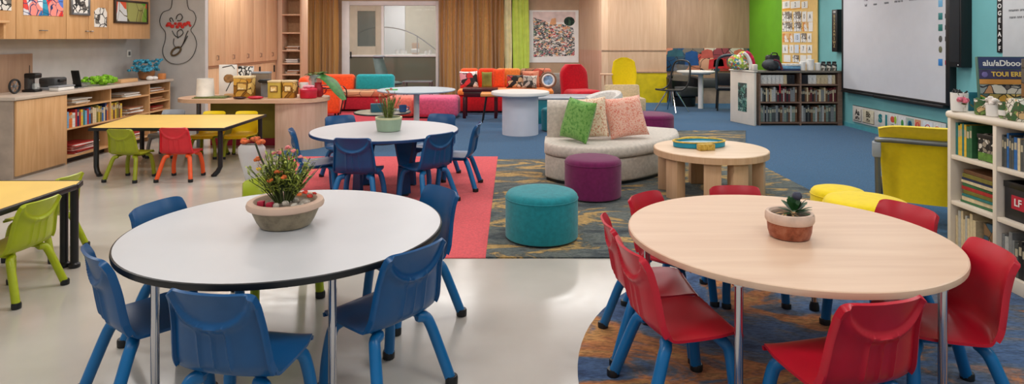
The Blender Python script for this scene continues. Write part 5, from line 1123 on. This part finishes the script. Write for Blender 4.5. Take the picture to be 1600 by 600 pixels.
# ================================================================ WHITE BOOKCASE, RIGHT FOREGROUND (faces -x)
WX, YN, YF_ = 2.945, 3.02, 4.29
WB = plain('cream_white_laminate', (232,220,204), .4, var=.015)
t = thing('low_bookcase', 'cream white bookcase at the right edge holding books and pots', 'bookcase', (3.1, 3.65, .009))
X0, X1 = WX-3.1, 3.30-3.1; y0, y1 = YN-3.65, YF_-3.65
for y in (y0+.018, -.16, y1-.018, .225)[0:1]+(-.185, .22, y1-.018): MB().b2(X0, X1, y-.016, y+.016, 0, 1.0, .006).obj('upright', WB, t)
MB().b2(X0-.012, X1+.01, y0-.01, y1+.012, .962, 1.012, .022, 4).obj('top_board', WB, t)
MB().b2(X1-.012, X1, y0, y1, .02, .96).obj('back_panel', plain('cream_back', (206,190,172), .6), t)
ups = [y0+.018, -.185, .22, y1-.018]
for a, bb in zip(ups[:-1], ups[1:]):
    for z in (.40, .705): MB().b2(X0+.004, X1-.013, a+.017, bb-.017, z-.014, z+.014, .003).obj('shelf_board', WB, t)
    MB().b2(X0+.004, X1-.013, a+.017, bb-.017, .0, .085, .003).obj('plinth', WB, t)
random.seed(44)
def wrow(ya, yb, z, cols, hmin, hmax, wmin, wmax, where, grp, dp=.22):
    return bookrow(0, yb-ya, lambda s: (WX+.035, yb-s), -pi/2, z+.009, hmin, hmax, wmin, wmax, dp, cols, where, grp)
yl0, yl1 = 3.65+.22+.02, YF_-.038   # far (left-hand) bay
ym0, ym1 = 3.65-.185+.02, 3.65+.20  # middle bay
wrow(yl1-.16, yl1, .720, ['yellow','olive','green','yellow','teal'], .19, .225, .016, .03, 'top shelf, left bay of cream bookcase', 'books on the top shelf of the left bay, cream bookcase')
WICK = prt('woven_basket', [(60,56,52), (206,200,190), (44,42,40), (150,140,126)], 34, (30,28,26), .08)
def crate(loc, w, dp, h, m, label):
    q = thing('basket', label, 'basket', loc, -pi/2)
    mb = MB(); mb.b2(-w/2, w/2, 0, .012, 0, h, .003); mb.b2(-w/2, w/2, dp-.012, dp, 0, h, .003); mb.b2(-w/2, -w/2+.012, .012, dp-.012, 0, h); mb.b2(w/2-.012, w/2, .012, dp-.012, 0, h); mb.b2(-w/2+.012, w/2-.012, .012, dp-.012, 0, .012)
    mb.obj('body', m, q); MB().b2(-w/2-.003, w/2+.003, -.004, .0, h*.84, h, .001).obj('rim', BLACK, q); return q
q = crate((WX+.04, yl0+.09, .729), .16, .2, .17, WICK, 'woven dark and pale basket beside yellow books on the top shelf'); MB().b2(-.07, .07, -.006, -.001, .005, .055).obj('green_label', plain('green_label', (88,128,50), .6, var=.2, vs=30), q)
def hstack(yc, w, z, cols, where, grp, n, thick=(.014, .028)):
    zz = z
    for i in range(n):
        th = random.uniform(*thick); c = cols[i % len(cols)]
        solo('flat_book', MB().mat(0).b2(-.11, .11, -w/2*random.uniform(.86, 1), w/2*random.uniform(.86, 1), 0, th-.001, .002), plain('cover_'+c, BOOKC[c]), f'{ORD[i]} book from the bottom, {c}, {where}', 'book', (WX+.15+random.uniform(0, .012), yc, zz), random.uniform(-.06, .06), grp, flat=True); zz += th
hstack((yl0+yl1)/2, .30, .424, ['green','cream','teal','olive','red','green','cream','navy','olive','brown','cream'], 'flat pile on middle shelf, left bay', 'flat pile of books in the left bay of the cream bookcase', 10)
wrow(yl1-.20, yl1, .085, ['cream','brown','cream','olive','cream','pale grey'], .22, .275, .014, .026, 'bottom shelf, left bay of cream bookcase', 'books on the bottom shelf of the left bay, cream bookcase')
q = solo('picture_book', MB().b2(-.06, .06, -.012, .012, 0, .245, .002), prt('picture_cover', [(90,130,140), (190,150,90), (60,90,110), (206,190,160), (130,100,70)], 12, (60,60,50), .03), 'wide picture book with blue and tan cover, bottom shelf left bay', 'book', (WX+.06, yl0+.07, .095), -pi/2)
wrow(ym1-.28, ym1, .720, ['navy','pale grey','blue','orange','white','cream','grey','dark grey'], .18, .225, .014, .026, 'top shelf, right bay of cream bookcase', 'books on the top shelf of the right bay, cream bookcase')
q = crate((WX+.04, ym1-.13, .424), .24, .2, .225, plain('black_crate', (36,36,40), .5, var=.1), 'black magazine box with a red label on the middle shelf'); MB().b2(-.06, .04, -.006, -.001, .07, .15).obj('red_label', plain('red_label', (186,34,60), .5), q); text('label_letters', 'LF', .06, PORC, q, (-.01, -.0075, .11), bold=.001)
sheets((WX+.07, ym1-.31, .424), .05, .06, 14, [PAPER, GREYP], 'loose pile of white leaflets beside the black magazine box')
wrow(ym1-.30, ym1, .085, ['pale grey','dark grey','cream','brown','black','grey','cream','dark grey'], .20, .265, .016, .03, 'bottom shelf, right bay of cream bookcase', 'books on the bottom shelf of the right bay, cream bookcase')
# things on its top
ZW = 1.0215
t = thing('display_book', 'large picture book with navy title band standing on the cream bookcase', 'book', (3.185, 4.07, ZW), R(-10)); W2, HB = .31, .37
T_ = Matrix.Rotation(R(-7), 3, 'X')
def tb(name, x0, x1, z0, z1, y, m):
    mb = MB().b2(x0, x1, y-.004, y, z0, z1); mb.v = [tuple(T_ @ Vector(p)) for p in mb.v]; return mb.obj(name, m, t)
mb = MB().b2(-W2/2, W2/2, 0, .03, 0, HB, .003); mb.v = [tuple(T_ @ Vector(p)) for p in mb.v]; mb.obj('body', plain('cover_navy_green', (70,110,96), .5), t)
tb('title_band', -W2/2+.004, W2/2-.02, .29, HB-.004, -.0005, plain('navy_band', (44,58,104), .5)); tb('title_band', -W2/2+.004, W2/2-.02, .225, .285, -.0005, plain('navy_purple_band', (60,52,92), .5, var=.15, vs=30))
tb('orange_band', -W2/2+.004, W2/2-.02, .19, .222, -.0005, plain('orange_band', (216,150,70), .5)); 
tb('picture_row', -W2/2+.004, W2/2-.02, .13, .187, -.0005, prt('strip_pics', [(206,200,190), (150,160,160), (110,100,96), (196,150,110), (226,220,210)], 16, (50,50,60), .04)); tb('picture_row', -W2/2+.004, W2/2-.02, .006, .126, -.0005, prt('shop_pics', [(206,160,70), (120,130,110), (170,150,90), (90,110,110), (226,196,120)], 14, (80,70,50), .04))
for s, z, x, m, sz in (('alu/aDbood', .325, -.005, PORC, .052), ('TOUI ERBIIS', .254, .03, plain('gold_title', (240,200,90), .5), .042)):
    o = text('title', s, sz, m, t, tuple(T_ @ Vector((x, -.0055, z))), (pi/2-R(7), 0, 0), bold=.0012)
o = MB().blob(tuple(T_ @ Vector((-.12, -.005, .252))), (.018, .003, .02), 6).obj('title_emblem', plain('violet_emblem', (120,110,170), .5), t)
solo('display_book', MB().b2(-.12, .12, 0, .025, 0, .36, .003), prt('tan_cover', [(190,140,80), (150,110,70), (206,180,130), (110,100,90)], 10, (70,60,44), .03), 'tan picture book at the frame edge right of the navy-titled book', 'book', (3.235, 3.83, ZW), R(-30))
FLORAL = prt('floral_print', [(232,226,210), (120,150,80), (226,220,204), (70,110,70), (214,180,130), (232,226,214), (90,96,70)], 26, (90,90,66), .05, 30)
def cup(x, y, r, h, m, label, nm='floral_pot', cat='pot'):
    q = thing(nm, label, cat, (x, y, ZW)); MB().lathe([(r*.8,0),(r*.95,.006),(r,h*.5),(r*1.02,h),(r*.94,h),(r*.9,.02)], n=28).obj('pot', m, q); return q
q = cup(2.975, 4.215, .05, .125, PORC, 'white pot painted with a pink rose at the far end of bookcase top')
mb = MB(); flowerhead(mb, (-.01, -.048, .078), .034); mb.obj('pink_rose', plain('rose_pink', (222,110,130), .6, var=.25, vs=50), q); mb = MB(); 
for k in range(10): mb.leaf((random.uniform(-.04,.04), -.047, random.uniform(.02,.12)), (random.uniform(-1,1), -.2, random.uniform(-1,1)), .03, .007, .1, side=(0,0,1), k=2)
mb.obj('painted_leaves', plain('olive_leaf_paint', (96,104,60), .6), q)
mb = MB(); 
for k in range(12): mb.tube([(random.uniform(-.04,.03), random.uniform(-.03,.03), .1), (random.uniform(-.05,.04), random.uniform(-.04,.02), random.uniform(.13,.15))], .006, 5)
mb.obj('dark_twigs', BLACK, q)
solo('teal_card', MB().b2(-.04, .04, -.004, .004, 0, .125, .001), plain('teal_card', (40,120,140), .6), 'small teal card standing right of the pink rose pot', 'card', (3.10, 4.245, ZW), R(-5))
q = cup(2.99, 4.03, .042, .10, FLORAL, 'green floral pot next to the pink rose pot'); mb = MB()
for k in range(14): mb.leaf((0,0,.08), (random.uniform(-1,1), random.uniform(-1,1), random.uniform(.5,1.2)), .055, .014, .3, k=3)
mb.obj('leaves', LEAF, q)
mb = MB(); q = cup(2.995, 3.935, .044, .075, PORC, 'white pot with a crinkled white flower cluster on bookcase top')
for k in range(16): mb.blob((random.uniform(-.03,.03), random.uniform(-.03,.03), .08+random.uniform(-.01,.035)), (.016,.016,.014), 5)
mb.obj('white_blossoms', plain('white_blossom', (226,216,208), .7, var=.08, vs=40), q)
q = cup(3.0, 3.84, .043, .10, FLORAL, 'floral mug with a white lower half on the bookcase top', 'floral_mug', 'mug'); MB().lathe([(.040,.004),(.0445,.05),(.0445,.052),(.040,.03)], n=28).obj('white_half', PORC, q); MB().tube(crom([(.042,0,.08),(.075,0,.07),(.075,0,.04),(.042,0,.025)]), .007, 6).obj('handle', PORC, q)
solo('floral_box', MB().b2(-.06, .06, -.05, .05, 0, .13, .006), FLORAL, 'square floral box at the right frame edge on the bookcase top', 'box', (3.005, 3.735, ZW))

# yellow lounge chair by the right wall (seen from behind)
t = thing('lounge_chair', 'yellow chair with grey tube frame seen from behind beside the cream bookcase', 'chair', (3.40, 5.1, .011), R(-27))
def yb(a, b_):
    u = -1+2*a; z = .20+.62*b_; ww = .40*(.90+.12*b_); return (ww*u, -.17-.14*b_**1.5-.03*(1-abs(u)**2)+.07*abs(u)**3, z-.04*(b_ > .99)*abs(u)**6)
n_ = 18; vs = [yb(i/n_, j/n_) for i in range(n_+1) for j in range(n_+1)]; rear = [(x, y-.035-.05*max(0, (z-.74)/.08), z) for x, y, z in vs]
mb = MB(); k_ = n_+1; o_ = k_*k_; fs = []
for i in range(n_):
    for j in range(n_): a = i*k_+j; fs += [[a, a+k_, a+k_+1, a+1], [o_+a, o_+a+1, o_+a+k_+1, o_+a+k_]]
for i in range(n_):
    for (p_, q_) in ((i, i+1), (n_*k_+i, n_*k_+i+1), (i*k_, (i+1)*k_), (i*k_+n_, (i+1)*k_+n_)): fs.append([p_, q_, o_+q_, o_+p_])
mb.add(vs+rear, fs).obj('backrest', YELF, t); MB().b2(-.33, .33, -.13, .36, .30, .42, .04, 3).obj('seat', YELF, t)
fm = MB(); fm.tube(crom([(-.40,-.26,.04), (-.41,-.28,.4), (-.41,-.31,.66), (-.38,-.33,.70), (0,-.36,.70), (.38,-.33,.70), (.41,-.31,.66), (.41,-.28,.4), (.40,-.26,.04)], 5), .022, 10); fm.obj('tube_frame', STEEL, t)
MB().tube([(.10,-.36,.70), (.10,-.32,.40), (.10,-.30,.02)], .026, 10).obj('back_post', STEEL, t)
MB().b2(-.35, .35, -.13, .3, .24, .29, .01).obj('seat_frame', STEEL, t)
for sx in (-1, 1):
    MB().tube([(sx*.34,.26,.3), (sx*.38,.3,.03)], .02).obj('leg', STEEL, t)
    for yy in (-.2, .3): MB().lathe([(.02,0),(.034,.01),(.034,.05),(.02,.06)], (sx*.39, yy-.05*(yy<0), 0), 14).obj('foot_cap', BLACK, t)
MB().b2(-.45, -.39, -.35, -.25, .56, .68, .01).obj('grey_strap', GREYP, t)

# ================================================================ LIGHTS, CAMERA
def area(x, y, z, sx, sy, e, col=(1, .98, .955), rot=(0,0,0)):
    l = bpy.data.lights.new('ceiling_or_fill_lamp', 'AREA'); l.shape = 'RECTANGLE'; l.size = sx; l.size_y = sy; l.energy = e; l.color = col
    o = bpy.data.objects.new('ceiling_or_fill_lamp', l); COL.objects.link(o); o.location = (x, y, z); o.rotation_euler = rot; return o
E = 27
for y in (1.2, 4.4, 7.6, 10.8, 14.0):
    for x in (-4.2, -1.4, 1.4, 4.2): area(x, y, 2.96, 1.5, .5, E*(1.7 if y > 13 else 1.2 if y > 7 else 1.0))
area(-3.1, 17.8, 2.9, 1.6, .8, 34)  # unseen fill light added to brighten the room behind the glass door
wd = bpy.data.worlds.new('room_light'); SC.world = wd; wd.use_nodes = True
bg = wd.node_tree.nodes['Background']; bg.inputs[0].default_value = (.9, .95, 1, 1); bg.inputs[1].default_value = .45
cam = bpy.data.cameras.new('camera'); co = bpy.data.objects.new('camera', cam); COL.objects.link(co)
co.location = (0, 0, H); co.rotation_euler = (pi/2, 0, 0); cam.sensor_width = 36; cam.lens = 36*F/1600; cam.shift_y = -240/1600; cam.clip_end = 60
SC.camera = co
SC.view_settings.view_transform = 'Standard'; SC.view_settings.look = 'None'; SC.view_settings.exposure = .1; SC.view_settings.gamma = .96
SC.cycles.use_denoising = True; SC.cycles.max_bounces = 8; SC.cycles.transparent_max_bounces = 12

# put each Empty at its thing's base
bpy.context.view_layer.update()
for o in list(COL.objects):
    if o.type == 'EMPTY' and o.location.length < 1e-6 or (o.type == 'EMPTY' and o.get('kind') == 'structure'):
        pts = [c.matrix_world @ Vector(b_) for c in o.children for b_ in c.bound_box]
        if not pts: continue
        mn = Vector([min(p[i] for p in pts) for i in range(3)]); mx = Vector([max(p[i] for p in pts) for i in range(3)])
        new = Vector(((mn.x+mx.x)/2, (mn.y+mx.y)/2, mn.z)); off = new-o.location; o.location = new
        for c in o.children: c.location -= off
